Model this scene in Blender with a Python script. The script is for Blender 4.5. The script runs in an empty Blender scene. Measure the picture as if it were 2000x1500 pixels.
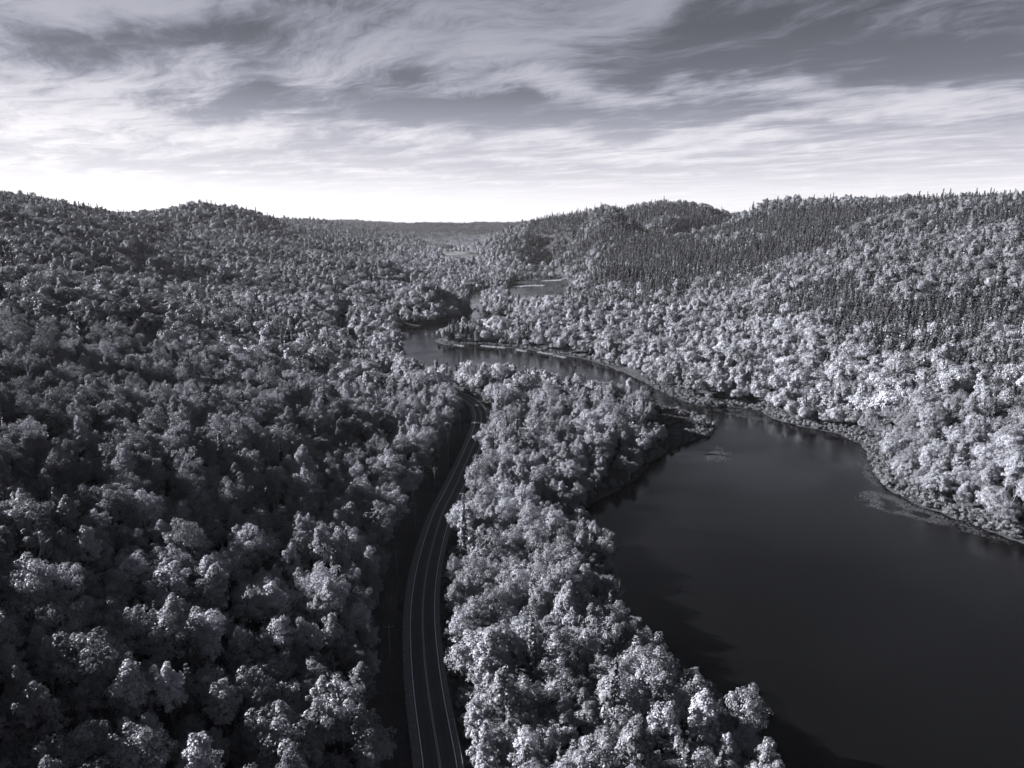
import bpy, math, random
import numpy as np
from math import radians, sin, cos, pi

SC = bpy.context.scene
ROOT = SC.collection
rng = np.random.default_rng(7)
random.seed(7)

# ------------------------------------------------------------------ camera
H = 112.0                     # height of the drone above the lake
F = 1390.0                    # focal length in pixels of the 2000 px wide photograph
PITCH = math.atan(310.0 / F)
SP, CP = math.sin(PITCH), math.cos(PITCH)
cam_d = bpy.data.cameras.new("camera")
cam = bpy.data.objects.new("camera", cam_d)
ROOT.objects.link(cam)
cam.location = (0, 0, H)
cam.rotation_euler = (pi / 2 - PITCH, 0, 0)
cam_d.sensor_width = 36.0
cam_d.lens = F / 2000.0 * 36.0
cam_d.clip_start = 0.5
cam_d.clip_end = 60000.0
SC.camera = cam

# ------------------------------------------------------------------ sun, sky, exposure
SUN_EL = radians(25.5)
SUN_AZ = radians(76.0)        # degrees to the left (-X) of straight ahead (+Y)
sun_dir = np.array([-sin(SUN_AZ) * cos(SUN_EL), cos(SUN_AZ) * cos(SUN_EL), sin(SUN_EL)])
sun_d = bpy.data.lights.new("sun", 'SUN')
sun_d.energy = 5.0
sun_d.angle = radians(0.5)
sun_d.color = (1.0, 0.99, 0.985)
sun = bpy.data.objects.new("sun", sun_d)
ROOT.objects.link(sun)
sun.location = (-300, 100, 400)
import mathutils
sun.rotation_euler = mathutils.Vector(tuple(sun_dir)).to_track_quat('Z', 'Y').to_euler()

SC.view_settings.view_transform = 'Standard'
SC.view_settings.look = 'None'
SC.view_settings.exposure = 2.0
SC.view_settings.gamma = 1.0
SC.view_settings.use_curve_mapping = False
SC.cycles.max_bounces = 5
SC.cycles.diffuse_bounces = 2
SC.cycles.glossy_bounces = 2
SC.cycles.transmission_bounces = 2
SC.cycles.volume_bounces = 0
SC.cycles.caustics_reflective = False
SC.cycles.caustics_refractive = False
SC.cycles.use_denoising = True
SC.cycles.sample_clamp_indirect = 4.0


# cirrus banks (+) and clear lanes (-): where in the sky, seen from the drone, and how wide (photograph pixels)
CIRRUS = [
    (860, 95, 330, 62, 8, 0.50), (1080, 150, 190, 34, -12, 0.30), (150, 20, 240, 34, 6, 0.40), (110, 190, 260, 60, 8, 0.60), (300, 260, 240, 22, 4, 0.25),
    (290, 95, 210, 34, 4, -0.36), (400, 205, 190, 26, 6, -0.40), (500, 110, 60, 60, 0, -0.30), (1660, 115, 430, 56, -3, -0.52), (800, 222, 420, 24, 0, -0.30),
    (1450, 178, 250, 15, -6, 0.55), (1850, 214, 220, 17, -5, 0.50), (900, 268, 560, 16, -2, 0.35), (1470, 247, 210, 11, 4, 0.50), (1350, 290, 240, 12, 3, 0.35),
    (1500, -90, 600, 50, 0, 0.60), (300, -110, 500, 60, 4, 0.45), (570, 222, 60, 10, 0, 0.35), (1850, 55, 220, 34, 8, 0.50), (1560, 70, 160, 16, 10, 0.35), (1150, 205, 300, 22, -6, -0.25), (1250, 20, 260, 30, 15, 0.22), (1100, 205, 60, 20, -30, 0.2),
]


class NT:
    """small helper around a node tree"""
    def __init__(self, tree):
        self.t = tree
        self.t.nodes.clear()

    def n(self, kind, **kw):
        nd = self.t.nodes.new(kind)
        for k, v in kw.items():
            if k.startswith('i_'):
                key = k[2:]
                key = int(key) if key.isdigit() else key
                self.put(v, nd.inputs[key])
            else:
                setattr(nd, k, v)
        return nd

    def put(self, v, sock):
        if isinstance(v, bpy.types.NodeSocket):
            self.t.links.new(v, sock)
        elif isinstance(v, bpy.types.Node):
            self.t.links.new(v.outputs[0], sock)
        else:
            sock.default_value = v

    def math(self, op, a, b=0.0, c=None, clamp=False):
        nd = self.t.nodes.new('ShaderNodeMath')
        nd.operation = op
        nd.use_clamp = clamp
        self.put(a, nd.inputs[0])
        self.put(b, nd.inputs[1])
        if c is not None:
            self.put(c, nd.inputs[2])
        return nd.outputs[0]

    def mix(self, fac, a, b, blend='MIX'):
        nd = self.t.nodes.new('ShaderNodeMix')
        nd.data_type = 'RGBA'
        nd.blend_type = blend
        self.put(fac, nd.inputs[0])
        self.put(a, nd.inputs[6])
        self.put(b, nd.inputs[7])
        return nd.outputs[2]

    def ramp(self, fac, stops, interp='LINEAR'):
        nd = self.t.nodes.new('ShaderNodeValToRGB')
        nd.color_ramp.interpolation = interp
        e = nd.color_ramp.elements
        while len(e) < len(stops):
            e.new(0.5)
        for el, (p, c) in zip(e, stops):
            el.position = p
            el.color = c if len(c) == 4 else (*c, 1)
        self.put(fac, nd.inputs[0])
        return nd.outputs[0]

    def smooth(self, x, a, b):
        nd = self.t.nodes.new('ShaderNodeMapRange')
        nd.interpolation_type = 'SMOOTHSTEP'
        self.put(x, nd.inputs[0])
        nd.inputs[1].default_value = a
        nd.inputs[2].default_value = b
        return nd.outputs[0]

    def noise(self, vec, scale, detail=4.0, rough=0.5, dist=0.0):
        nd = self.t.nodes.new('ShaderNodeTexNoise')
        self.put(vec, nd.inputs['Vector'])
        nd.inputs['Scale'].default_value = scale
        nd.inputs['Detail'].default_value = detail
        nd.inputs['Roughness'].default_value = rough
        nd.inputs['Distortion'].default_value = dist
        return nd.outputs[0]


def build_world():
    w = bpy.data.worlds.new("World")
    SC.world = w
    w.use_nodes = True
    g = NT(w.node_tree)
    sky = g.n('ShaderNodeTexSky', sky_type='NISHITA', sun_disc=False)
    sky.sun_elevation = SUN_EL
    sky.sun_rotation = -SUN_AZ
    sky.altitude = 300
    sky.air_density = 1.0
    sky.dust_density = 1.2
    sky.ozone_density = 1.0
    sep = g.n('ShaderNodeSeparateColor', i_0=sky.outputs[0])
    # black-and-white film behind a red filter: mostly the red channel of the sky
    lum = g.math('ADD', g.math('MULTIPLY', sep.outputs[0], 0.8), g.math('MULTIPLY', sep.outputs[1], 0.2))
    lum = g.math('MULTIPLY', lum, 0.10)
    tc = g.n('ShaderNodeTexCoord')
    d = g.n('ShaderNodeSeparateXYZ', i_0=tc.outputs['Generated'])
    z = g.math('MAXIMUM', d.outputs[2], 0.0)
    # the film's response by height: pale at the horizon, deep overhead, brighter on the sun's side
    E = 0.71
    stops = [(0.0, 0.34), (0.035, 0.315), (0.07, 0.235), (0.10, 0.195), (0.135, 0.132), (0.17, 0.079), (0.235, 0.053), (0.32, 0.046), (0.42, 0.028), (0.6, 0.020), (1.0, 0.020)]
    deep = g.ramp(z, [(p_, (v_ * E, v_ * E, v_ * E)) for p_, v_ in stops])
    glow = g.math('POWER', g.math('MULTIPLY', lum, 2.6), 0.28)
    glow = g.math('MINIMUM', g.math('MAXIMUM', glow, 0.8), 1.35)
    deep = g.math('MULTIPLY', deep, glow)
    zz = g.math('ADD', z, 0.04)
    px = g.math('DIVIDE', d.outputs[0], zz)
    py = g.math('DIVIDE', d.outputs[1], zz)
    p = g.n('ShaderNodeCombineXYZ', i_0=px, i_1=py, i_2=0.0)

    def vec_noise(src, scale, detail, amp):
        nz = g.n('ShaderNodeTexNoise', noise_dimensions='2D')
        g.put(src, nz.inputs['Vector'])
        nz.inputs['Scale'].default_value = scale
        nz.inputs['Detail'].default_value = detail
        sb = g.n('ShaderNodeVectorMath', operation='SUBTRACT')
        g.put(nz.outputs[1], sb.inputs[0])
        sb.inputs[1].default_value = (0.5, 0.5, 0.5)
        sc = g.n('ShaderNodeVectorMath', operation='SCALE')
        g.put(sb, sc.inputs[0])
        sc.inputs['Scale'].default_value = amp
        return sc.outputs[0]

    def vadd(a, b):
        nd = g.n('ShaderNodeVectorMath', operation='ADD')
        g.put(a, nd.inputs[0])
        g.put(b, nd.inputs[1])
        return nd.outputs[0]

    pw = vadd(p, vec_noise(p, 0.7, 3, 0.9))

    def layer(angle, sx, sy, off, scale, detail, rough, src=pw):
        m = g.n('ShaderNodeMapping', vector_type='TEXTURE')
        g.put(src, m.inputs[0])
        m.inputs['Location'].default_value = (off[0], off[1], 0)
        m.inputs['Rotation'].default_value = (0, 0, radians(angle))
        m.inputs['Scale'].default_value = (sx, sy, 1)
        return g.noise(m, scale, detail, rough)

    big = layer(15, 1.6, 0.8, (3.1, 1.7), 0.8, 4, 0.55)
    fine = layer(-54, 2.6, 0.7, (0.6, 4.2), 2.0, 10, 0.70)
    wisps = layer(-22, 3.0, 0.7, (7.3, 2.2), 1.8, 9, 0.66)
    cover = g.math('ADD', g.math('MULTIPLY', big, 0.8), g.math('MULTIPLY', fine, 1.7))
    cover = g.math('ADD', cover, g.math('MULTIPLY', wisps, 1.3))
    # banks of cirrus and clear lanes, by azimuth and height
    az = g.math('ARCTAN2', d.outputs[0], d.outputs[1])
    dirv = g.n('ShaderNodeCombineXYZ', i_0=az, i_1=d.outputs[2], i_2=0.0)
    dirw = vadd(dirv, vec_noise(dirv, 5.0, 4, 0.09))
    for (cx, cy, rx, ry, rot, amp) in CIRRUS:
        uu, vv = (cx - 1000.0) / F, (750.0 - cy) / F
        v3 = np.array([uu, CP + vv * SP, -SP + vv * CP])
        v3 /= np.linalg.norm(v3)
        m = g.n('ShaderNodeMapping', vector_type='TEXTURE')
        g.put(dirw, m.inputs[0])
        m.inputs['Location'].default_value = (math.atan2(v3[0], v3[1]), v3[2], 0)
        m.inputs['Rotation'].default_value = (0, 0, radians(rot))
        m.inputs['Scale'].default_value = (rx / F, ry / F, 1)
        dt = g.n('ShaderNodeVectorMath', operation='DOT_PRODUCT')
        g.put(m, dt.inputs[0])
        g.put(m, dt.inputs[1])
        bump = g.math('EXPONENT', g.math('MULTIPLY', dt.outputs['Value'], -1.0))
        cover = g.math('MULTIPLY_ADD', bump, amp * 0.9, cover)
    c = g.smooth(cover, 1.66, 2.55)
    cloud_l = g.ramp(z, [(0.0, (0.35,) * 3), (0.09, (0.34,) * 3), (0.15, (0.27,) * 3), (0.22, (0.19,) * 3), (0.30, (0.16,) * 3), (0.45, (0.085,) * 3), (1.0, (0.07,) * 3)])
    cloud_l = g.math('MULTIPLY', cloud_l, g.math('MULTIPLY', glow, E))
    c = g.math('MULTIPLY', c, 0.92)
    val = g.math('ADD', g.math('MULTIPLY', deep, g.math('SUBTRACT', 1.0, c)), g.math('MULTIPLY', cloud_l, c))
    tint = g.ramp(val, [(0.0, (0.86, 0.92, 1.14)), (0.08, (0.90, 0.93, 1.12)), (0.17, (0.96, 0.95, 1.05)), (0.26, (0.995, 0.975, 0.995))])
    col = g.n('ShaderNodeVectorMath', operation='SCALE')
    g.put(tint, col.inputs[0])
    g.put(val, col.inputs['Scale'])
    bg = g.n('ShaderNodeBackground', i_0=col.outputs[0])
    bg.inputs[1].default_value = 1.0
    out = g.n('ShaderNodeOutputWorld')
    g.t.links.new(bg.outputs[0], out.inputs[0])


build_world()


# ------------------------------------------------------------------ geometry of the place
def ray(px, py):
    u = (px - 1000.0) / F
    v = (750.0 - py) / F
    return np.array([u, CP + v * SP, -SP + v * CP])


def at(px, py, z=0.0):
    d = ray(px, py)
    t = (z - H) / d[2]
    return d[0] * t, d[1] * t


def project(x, y, z):
    """world -> photograph pixels and depth"""
    f = y * CP - (z - H) * SP
    u = y * SP + (z - H) * CP
    f = np.maximum(f, 1e-3)
    return 1000 + F * x / f, 750 - F * u / f, f


def hash2(ix, iy, s):
    h = (ix * 374761393 + iy * 668265263 + s * 974634777) & 0xFFFFFFFF
    h = ((h ^ (h >> 13)) * 1274126177) & 0xFFFFFFFF
    return ((h ^ (h >> 16)) & 0xFFFF) / 65535.0


def vnoise(x, y, s=0):
    ix = np.floor(x).astype(np.int64)
    iy = np.floor(y).astype(np.int64)
    fx, fy = x - ix, y - iy
    fx = fx * fx * (3 - 2 * fx)
    fy = fy * fy * (3 - 2 * fy)
    a, b = hash2(ix, iy, s), hash2(ix + 1, iy, s)
    c, d = hash2(ix, iy + 1, s), hash2(ix + 1, iy + 1, s)
    return (a * (1 - fx) + b * fx) * (1 - fy) + (c * (1 - fx) + d * fx) * fy


def fbm(x, y, wl, octv=4, s=0):
    v, a, tot = 0.0, 1.0, 0.0
    for k in range(octv):
        v = v + a * (vnoise(x / wl + 17.3 * k, y / wl - 9.1 * k, s + k) - 0.5)
        tot += a
        a *= 0.5
        wl *= 0.5
    return v / tot * 2.0


def W(pts):
    return [at(*p) if len(p) == 2 else (p[1], p[2]) for p in pts]


# shores; (px, py) pairs lie on the lake level, ('w', x, y) are metres
LAKES = [W([
    ('w', 262, 100), ('w', 262, -200), ('w', 30, -200), ('w', 44, 0), ('w', 47, 70), ('w', 51, 112), ('w', 54, 130),
    ('w', 50, 142), ('w', 45, 152), ('w', 36, 160), ('w', 33, 175), ('w', 32, 195), ('w', 33, 219), ('w', 29, 240), ('w', 26, 258),
    (1150, 985), (1200, 962), (1240, 935), (1280, 895), (1310, 880), (1345, 862), (1388, 850), (1397, 832), (1372, 818), (1340, 808),
    ('w', 95, 428), ('w', 78, 438), ('w', 60, 447), ('w', 33, 472), ('w', 0, 500), ('w', -36, 513), ('w', -58, 520), ('w', -74, 535), ('w', -88, 570), ('w', -96, 620),
    (785, 672), (778, 655), (762, 641), (800, 638), (850, 633), (900, 622), (918, 615), (922, 606), (914, 592), (911, 575),
    (928, 570), (950, 566), (985, 566), (1000, 560), (1030, 558), (1060, 561), (1100, 556), (1114, 557), (1112, 586), (1060, 590), (1005, 588), (980, 576), (950, 578), (942, 585),
    (943, 598), (946, 607), (952, 617), (1000, 621), (1010, 630), (1000, 638), (980, 643), (940, 648), (885, 655), (858, 662), (852, 667),
    (864, 670), (880, 674), (940, 675), (1000, 680), (1060, 687), (1130, 699), (1200, 717), (1260, 747), (1310, 772), (1370, 792),
    (1420, 794), (1490, 802), (1510, 817), (1560, 832), (1640, 847), (1690, 870), (1700, 897), (1715, 932), (1750, 962), (1800, 987),
    (1900, 1024), (2000, 1060), ('w', 205, 205), ('w', 235, 160)]),
    W([(1025, 519), (1060, 517), (1092, 518), (1094, 531), (1050, 533), (1028, 530)]),
    W([(855, 485), (890, 483), (906, 487), (930, 489), (962, 495), (968, 503), (925, 504), (872, 501)]),
]
LAKES = [np.array(l) for l in LAKES]


def sdf(poly, x, y):
    """signed distance to a polygon: positive outside, negative in the water"""
    d = np.full(x.shape, 1e12)
    ins = np.zeros(x.shape, bool)
    n = len(poly)
    for i in range(n):
        ax, ay = poly[i]
        bx, by = poly[(i + 1) % n]
        ex, ey = bx - ax, by - ay
        t = np.clip(((x - ax) * ex + (y - ay) * ey) / (ex * ex + ey * ey + 1e-9), 0, 1)
        d = np.minimum(d, (x - ax - t * ex) ** 2 + (y - ay - t * ey) ** 2)
        if ay != by:
            cond = ((ay > y) != (by > y)) & (x < (bx - ax) * (y - ay) / (by - ay) + ax)
            ins ^= cond
    d = np.sqrt(d)
    return np.where(ins, -d, d)


def wander(x, y):
    """small irregular shore displacement"""
    return 1.6 * fbm(x, y, 22.0, 3, 40) + 1.1 * fbm(x, y, 8.0, 2, 44)


def shore(x, y):
    s = np.full(x.shape, 1e9)
    for l in LAKES:
        s = np.minimum(s, sdf(l, x, y))
    return s + wander(x, y) * np.clip(0.4 + 0.002 * np.hypot(x, y), 0.4, 2.0)


def chaikin(p, k=3):
    p = np.array(p, float)
    for _ in range(k):
        q = np.empty((2 * len(p) - 2, 2))
        q[0::2] = 0.75 * p[:-1] + 0.25 * p[1:]
        q[1::2] = 0.25 * p[:-1] + 0.75 * p[1:]
        p = np.vstack([p[:1], q, p[-1:]])
    return p


ZR = 5.0
road_px = [(861, 1500), (849, 1430), (836, 1350), (828.5, 1280), (824.5, 1210), (828, 1147), (839, 1084), (863, 1001), (889, 930 + 22), (917, 888),
           (935, 845), (941, 819), (938, 800), (926, 785), (905, 773), (870, 761), (800, 738), (745, 712)]
R_pts = [at(px, py, ZR) for px, py in road_px]
R_pts = [(1.0, 30.0), (-6.5, 80.0)] + R_pts + [(-150, 640), (-175, 730), (-200, 850)]
ROAD = chaikin(R_pts, 3)


def seg_dist(x, y, line):
    """distance to a polyline and signed side (negative = left of its direction)"""
    d = np.full(x.shape, 1e12)
    side = np.zeros(x.shape)
    for i in range(len(line) - 1):
        ax, ay = line[i]
        bx, by = line[i + 1]
        ex, ey = bx - ax, by - ay
        t = np.clip(((x - ax) * ex + (y - ay) * ey) / (ex * ex + ey * ey + 1e-9), 0, 1)
        dd = (x - ax - t * ex) ** 2 + (y - ay - t * ey) ** 2
        m = dd < d
        d = np.where(m, dd, d)
        side = np.where(m, np.sign(ex * (y - ay) - ey * (x - ax)), side)
    return np.sqrt(d), -side


# control points of the terrain: (px, py, depth) of the forest's top surface (13 m above ground)
CP_TOP = [
    (100, 850, 204), (100, 740, 245), (100, 650, 306), (100, 560, 430), (100, 480, 700), (100, 430, 930), (100, 392, 1150), (0, 381, 1150), (0, 480, 640), (0, 600, 345),
    (160, 401, 1160), (200, 411, 1170), (250, 427, 1180), (300, 441, 1180), (340, 456, 1150), (200, 440, 1500), (300, 452, 1420), (100, 420, 1550), (400, 470, 1200), (200, 470, 850), (240, 560, 560),
    (385, 1200, 150), (385, 1000, 194), (385, 850, 230), (385, 750, 296), (385, 650, 430), (385, 560, 800), (385, 500, 1050), (385, 450, 1350), (385, 405, 1700),
    (240, 424, 1800), (500, 425, 1800), (500, 480, 1300), (500, 560, 860),
    (600, 1000, 210), (600, 850, 270), (600, 750, 352), (600, 650, 560), (600, 590, 740), (600, 540, 980), (600, 490, 1400), (600, 459, 1900), (560, 440, 2000),
    (700, 750, 420), (700, 650, 640), (700, 600, 800), (720, 560, 960), (760, 520, 1200), (720, 480, 1900), (790, 490, 2100),
    (742, 590, 880), (789, 567, 900), (824, 559, 910), (860, 560, 905), (888, 566, 895), (907, 577, 890), (770, 572, 1030), (830, 586, 1030), (880, 586, 1030), (820, 553, 1220), (790, 541, 1200), (740, 528, 1180), (700, 575, 900), (860, 566, 1150),
    (850, 548, 1180), (920, 560, 1150),
    (900, 478, 3600), (820, 465, 3600), (740, 452, 3900), (650, 446, 4200), (900, 455, 4600), (980, 462, 3000),
    (600, 432, 7000), (680, 434, 7000), (750, 438, 7500), (850, 440, 7500), (950, 436.5, 7500), (1020, 438, 7000), (300, 436, 7000), (0, 436, 7000), (1150, 437, 7000),
    (1050, 485, 1850), (1020, 446, 2500), (1060, 428, 2300), (1000, 500, 1900), (940, 520, 1750), (1000, 535, 1450),
    (1900, 900, 290), (1900, 800, 340), (1900, 700, 410), (1900, 600, 520), (1900, 500, 680), (1900, 440, 850), (1900, 384, 1080), (2000, 381, 1050), (1990, 600, 500),
    (1750, 760, 400), (1750, 650, 510), (1750, 560, 650), (1750, 480, 850), (1750, 393, 1250),
    (1600, 750, 455), (1600, 650, 580), (1600, 560, 760), (1600, 500, 950), (1600, 450, 1150), (1600, 404, 1400), (1480, 409, 1650), (1480, 460, 1250), (1480, 540, 900), (1480, 640, 650),
    (1300, 700, 535), (1300, 640, 680), (1300, 580, 860), (1300, 520, 1100), (1330, 480, 1300), (1400, 470, 1400), (1290, 460, 1750), (1300, 428, 2000), (1300, 396, 2300), (1360, 401, 2300), (1240, 404, 2350),
    (1410, 430, 2100), (1440, 416, 3200), (1450, 440, 1700),
    (1150, 409, 1850), (1190, 408, 1850), (1105, 414, 1900), (1235, 440, 1800), (1180, 440, 1650), (1200, 480, 1450), (1130, 520, 1100), (1160, 560, 880), (1150, 610, 730),
    (200, 424, 2300), (280, 424, 1750), (280, 436, 2300), (330, 425, 2300), (385, 424, 2300), (440, 428, 2300), (500, 436, 2300), (60, 392, 2000), (0, 392, 2000),
    (1560, 414, 1900), (1650, 403, 1280), (1650, 410, 1750), (1750, 404, 1600), (1850, 382, 1150), (1850, 400, 1500), (2000, 396, 1400), (1400, 416, 2300), (1400, 424, 2700), (1440, 424, 2500), (1300, 410, 2900), (1180, 424, 2500), (1490, 420, 2100),
    (1200, 408, 1800), (1225, 424, 1780), (1250, 447, 1740), (1268, 462, 1690), (1240, 462, 2050), (1185, 436, 2100), (1310, 462, 1980), (1375, 403, 2300), (1402, 420, 2250), (1425, 440, 2180), (1442, 452, 2050),
    (1100, 500, 1600), (1430, 414, 5000), (1480, 414, 5000), (1600, 430, 5000), (1900, 430, 4000),
]
CP_W = [  # metres, ground heights outside or below the frame
    (-42, 120, 9), (-60, 120, 16), (-95, 110, 30), (-150, 100, 51), (-230, 90, 79), (-330, 80, 106), (-500, 60, 140),
    (-45, 60, 9), (-90, 40, 32), (-150, 20, 54), (-240, 0, 84), (-400, 0, 128), (-60, 150, 15), (-140, 170, 44), (-220, 170, 70), (-330, 190, 92), (-480, 260, 102), (-700, 400, 122), (-120, 145, 42),
    (-40, 200, 7), (-36, 300, 7), (-45, 250, 9), (-34, 400, 8), (-60, 480, 9),
    (0, 80, 5), (0, 150, 5), (20, 120, 4), (20, 200, 4), (5, 250, 5), (10, 330, 5), (50, 360, 5), (40, 420, 4), (-10, 440, 5),
    (-2, 380, 5), (0, -100, 6), (-100, -150, 40), (-250, -200, 110), (300, 100, 8), (420, 100, 40), (600, 100, 90), (150, -300, 5),
    (330, 220, 36), (450, 300, 80), (600, 420, 112), (-1200, 1000, 165), (-1500, 1700, 190), 
    (-900, 3000, 110), (0, 12000, 70), (4000, 9000, 80), (-4000, 9000, 80), (2500, 4000, 160), (-3000, 4500, 150), (200, 3000, 8), (-200, 2600, 18),
]
pts = []
for px, py, t in CP_TOP:
    d = ray(px, py) * t
    pts.append((d[0], d[1], max(d[2] + H - 13.0, 2.0)))
pts += CP_W
for px, py, z_ in ((940, 602, 2), (1000, 605, 2), (1060, 608, 2), (1110, 604, 3), (960, 598, 2), (1000, 655, 2), (1060, 665, 2), (1110, 678, 2.5), (1180, 695, 3), (1250, 725, 3), (1330, 765, 3), (1420, 780, 3),
                   (1020, 545, 2), (1060, 540, 2), (1090, 545, 2), (1104, 556, 2), (1085, 535, 2.5), (1108, 572, 3), (1100, 592, 3), (1060, 526, 2), (1000, 520, 3), (900, 510, 3), (940, 515, 3)):
    pts.append((*at(px, py, z_), z_))
CPX = np.array(pts, float)


def warp2(x, y):
    r = np.maximum(np.hypot(x, y), 60.0)
    return np.log(r), 1.25 * np.arctan2(x, y)


def tps_k(d2):
    return 0.5 * d2 * np.log(d2 + 1e-9)


_a, _b = warp2(CPX[:, 0], CPX[:, 1])
_N = len(CPX)
_K = tps_k((_a[:, None] - _a[None]) ** 2 + (_b[:, None] - _b[None]) ** 2) + 0.0001 * np.eye(_N)
_P = np.stack([np.ones(_N), _a, _b], 1)
_A = np.block([[_K, _P], [_P.T, np.zeros((3, 3))]])
_S = np.linalg.solve(_A, np.concatenate([CPX[:, 2], np.zeros(3)]))


def hills(x, y):
    out = np.empty(x.size)
    xf, yf = x.ravel(), y.ravel()
    for i in range(0, x.size, 20000):
        a, b = warp2(xf[i:i + 20000], yf[i:i + 20000])
        k = tps_k((a[:, None] - _a[None]) ** 2 + (b[:, None] - _b[None]) ** 2)
        out[i:i + 20000] = k @ _S[:_N] + _S[_N] + _S[_N + 1] * a + _S[_N + 2] * b
    return out.reshape(x.shape)


def ground(x, y, sh=None):
    x = np.asarray(x, float)
    y = np.asarray(y, float)
    if sh is None:
        sh = shore(x, y)
    r = np.hypot(x, y)
    h = hills(x, y)
    k = np.clip((h - 8) / 40.0, 0, 1)
    h = h + k * (2.5 * fbm(x, y, 70.0, 3, 3) + np.clip((r - 150) / 600.0, 0.1, 1.0) * np.where(x < 0, 24.0, 12.0) * fbm(x, y, 370.0, 3, 9))
    fr = np.clip((r - 2300) / 1800, 0, 1)
    h = h + fr * (90 * fbm(x * 0.5, y, 900.0, 4, 21) - 14)
    h = np.maximum(h, 2.0)
    # banks
    d0 = 14.0 + 0.045 * r
    e = np.clip(sh / d0, 0, 1)
    e = e * e * (3 - 2 * e)
    bank = np.minimum(0.25 + 0.10 * np.maximum(sh, 0), 4.0)
    land = bank * (1 - e) + h * e
    # road bench
    near = (np.abs(x + 60) < 240) & (y < 950) & (y > -50)
    if near.any():
        dr = np.full(x.shape, 1e9)
        dr[near] = seg_dist(x[near], y[near], ROAD)[0]
        f = np.clip((dr - 6.5) / 12.0, 0, 1)
        f = f * f * (3 - 2 * f)
        ditch = -0.9 * np.exp(-((dr - 9.0) / 2.0) ** 2)
        land = (ZR - 0.12) * (1 - f) + land * f + ditch
    bed = np.maximum(-2.5, 0.12 * sh)
    return np.where(sh > 0, land, bed)


# ------------------------------------------------------------------ materials
TINT = (0.87, 0.89, 1.0)


def grey(v, k=1.0):
    return (v * TINT[0] * k, v * TINT[1] * k, v * TINT[2] * k, 1.0)


def mat(name):
    m = bpy.data.materials.new(name)
    m.use_nodes = True
    return m, NT(m.node_tree)


def finish(g, shader):
    out = g.n('ShaderNodeOutputMaterial')
    g.t.links.new(shader.outputs[0], out.inputs[0])


def leaf_mat(name, lo, hi, trans):
    m, g = mat(name)
    info = g.n('ShaderNodeObjectInfo')
    geo = g.n('ShaderNodeNewGeometry')
    r = info.outputs['Random']
    isl = geo.outputs['Random Per Island']
    # stands of one species run together: tone follows the tree's own place plus its own chance
    st = g.noise(info.outputs['Location'], 0.016, 3, 0.55)
    lz = g.n('ShaderNodeSeparateXYZ', i_0=info.outputs['Location'])
    # leaf tone gets darker the higher up the hills a plant stands
    up = g.math('MULTIPLY', g.smooth(lz.outputs[2], 8.0, 70.0), 0.46)
    r = g.math('ADD', g.math('MULTIPLY', r, 0.75), g.math('MULTIPLY_ADD', st, 1.5, -0.62))
    r = g.math('SUBTRACT', r, up, clamp=True)
    c = g.ramp(r, [(0.0, grey(lo)), (0.5, grey(lo * 0.55 + hi * 0.45)), (0.85, grey(hi)), (1.0, grey(hi * 1.06))])
    k = g.math('MULTIPLY_ADD', isl, 0.4, 0.8)
    cc = g.n('ShaderNodeVectorMath', operation='SCALE')
    g.put(c, cc.inputs[0])
    g.put(k, cc.inputs['Scale'])
    d = g.n('ShaderNodeBsdfDiffuse', i_0=cc.outputs[0])
    tr = g.n('ShaderNodeBsdfTranslucent', i_0=cc.outputs[0])
    mx = g.n('ShaderNodeMixShader')
    mx.inputs[0].default_value = trans
    g.t.links.new(d.outputs[0], mx.inputs[1])
    g.t.links.new(tr.outputs[0], mx.inputs[2])
    gl = g.n('ShaderNodeBsdfGlossy')
    gl.inputs['Color'].default_value = grey(0.5)
    gl.inputs['Roughness'].default_value = 0.45
    mx2 = g.n('ShaderNodeMixShader')
    mx2.inputs[0].default_value = 0.05
    g.t.links.new(mx.outputs[0], mx2.inputs[1])
    g.t.links.new(gl.outputs[0], mx2.inputs[2])
    finish(g, mx2)
    return m


def simple_mat(name, v, rough=0.9, noise_scale=None, amp=0.4, spec=0.2):
    m, g = mat(name)
    b = g.n('ShaderNodeBsdfPrincipled')
    b.inputs['Roughness'].default_value = rough
    b.inputs['Specular IOR Level'].default_value = spec
    if noise_scale:
        tc = g.n('ShaderNodeTexCoord')
        nz = g.noise(tc.outputs['Object'], noise_scale, 6, 0.6)
        g.put(g.ramp(nz, [(0.25, grey(v * (1 - amp))), (0.75, grey(v * (1 + amp)))]), b.inputs['Base Color'])
    else:
        b.inputs['Base Color'].default_value = grey(v)
    finish(g, b)
    return m


M_LEAF = leaf_mat("broadleaf_foliage", 0.155, 0.40, 0.25)
M_NEEDLE = leaf_mat("needle_foliage", 0.06, 0.14, 0.12)
M_SHRUB = leaf_mat("shrub_foliage", 0.10, 0.20, 0.22)
M_GRASS = leaf_mat("sedge", 0.035, 0.075, 0.3)
M_DRY = leaf_mat("dry_reed", 0.34, 0.5, 0.3)
M_PAD = leaf_mat("lily_leaf", 0.04, 0.085, 0.05)
M_BARK = simple_mat("bark", 0.12, 0.95, 3.0)
M_PALEBARK = simple_mat("pale_bark", 0.42, 0.9, 2.0, 0.35)
M_WOOD = simple_mat("weathered_wood", 0.16, 0.9, 4.0)
M_METAL = simple_mat("galvanised_steel", 0.35, 0.5, 5.0, 0.2, 0.5)
M_WIRE = simple_mat("aluminium_wire", 0.10, 0.8)
M_PAINT = simple_mat("road_paint", 0.72, 0.7, 1.5, 0.25)
M_GRAVEL = simple_mat("gravel", 0.15, 0.95, 1.2, 0.4)
M_ROCK = simple_mat("rock", 0.3, 0.9, 0.8, 0.4)
M_FOAM = simple_mat("white_water", 0.75, 0.6, 0.5, 0.25)


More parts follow.
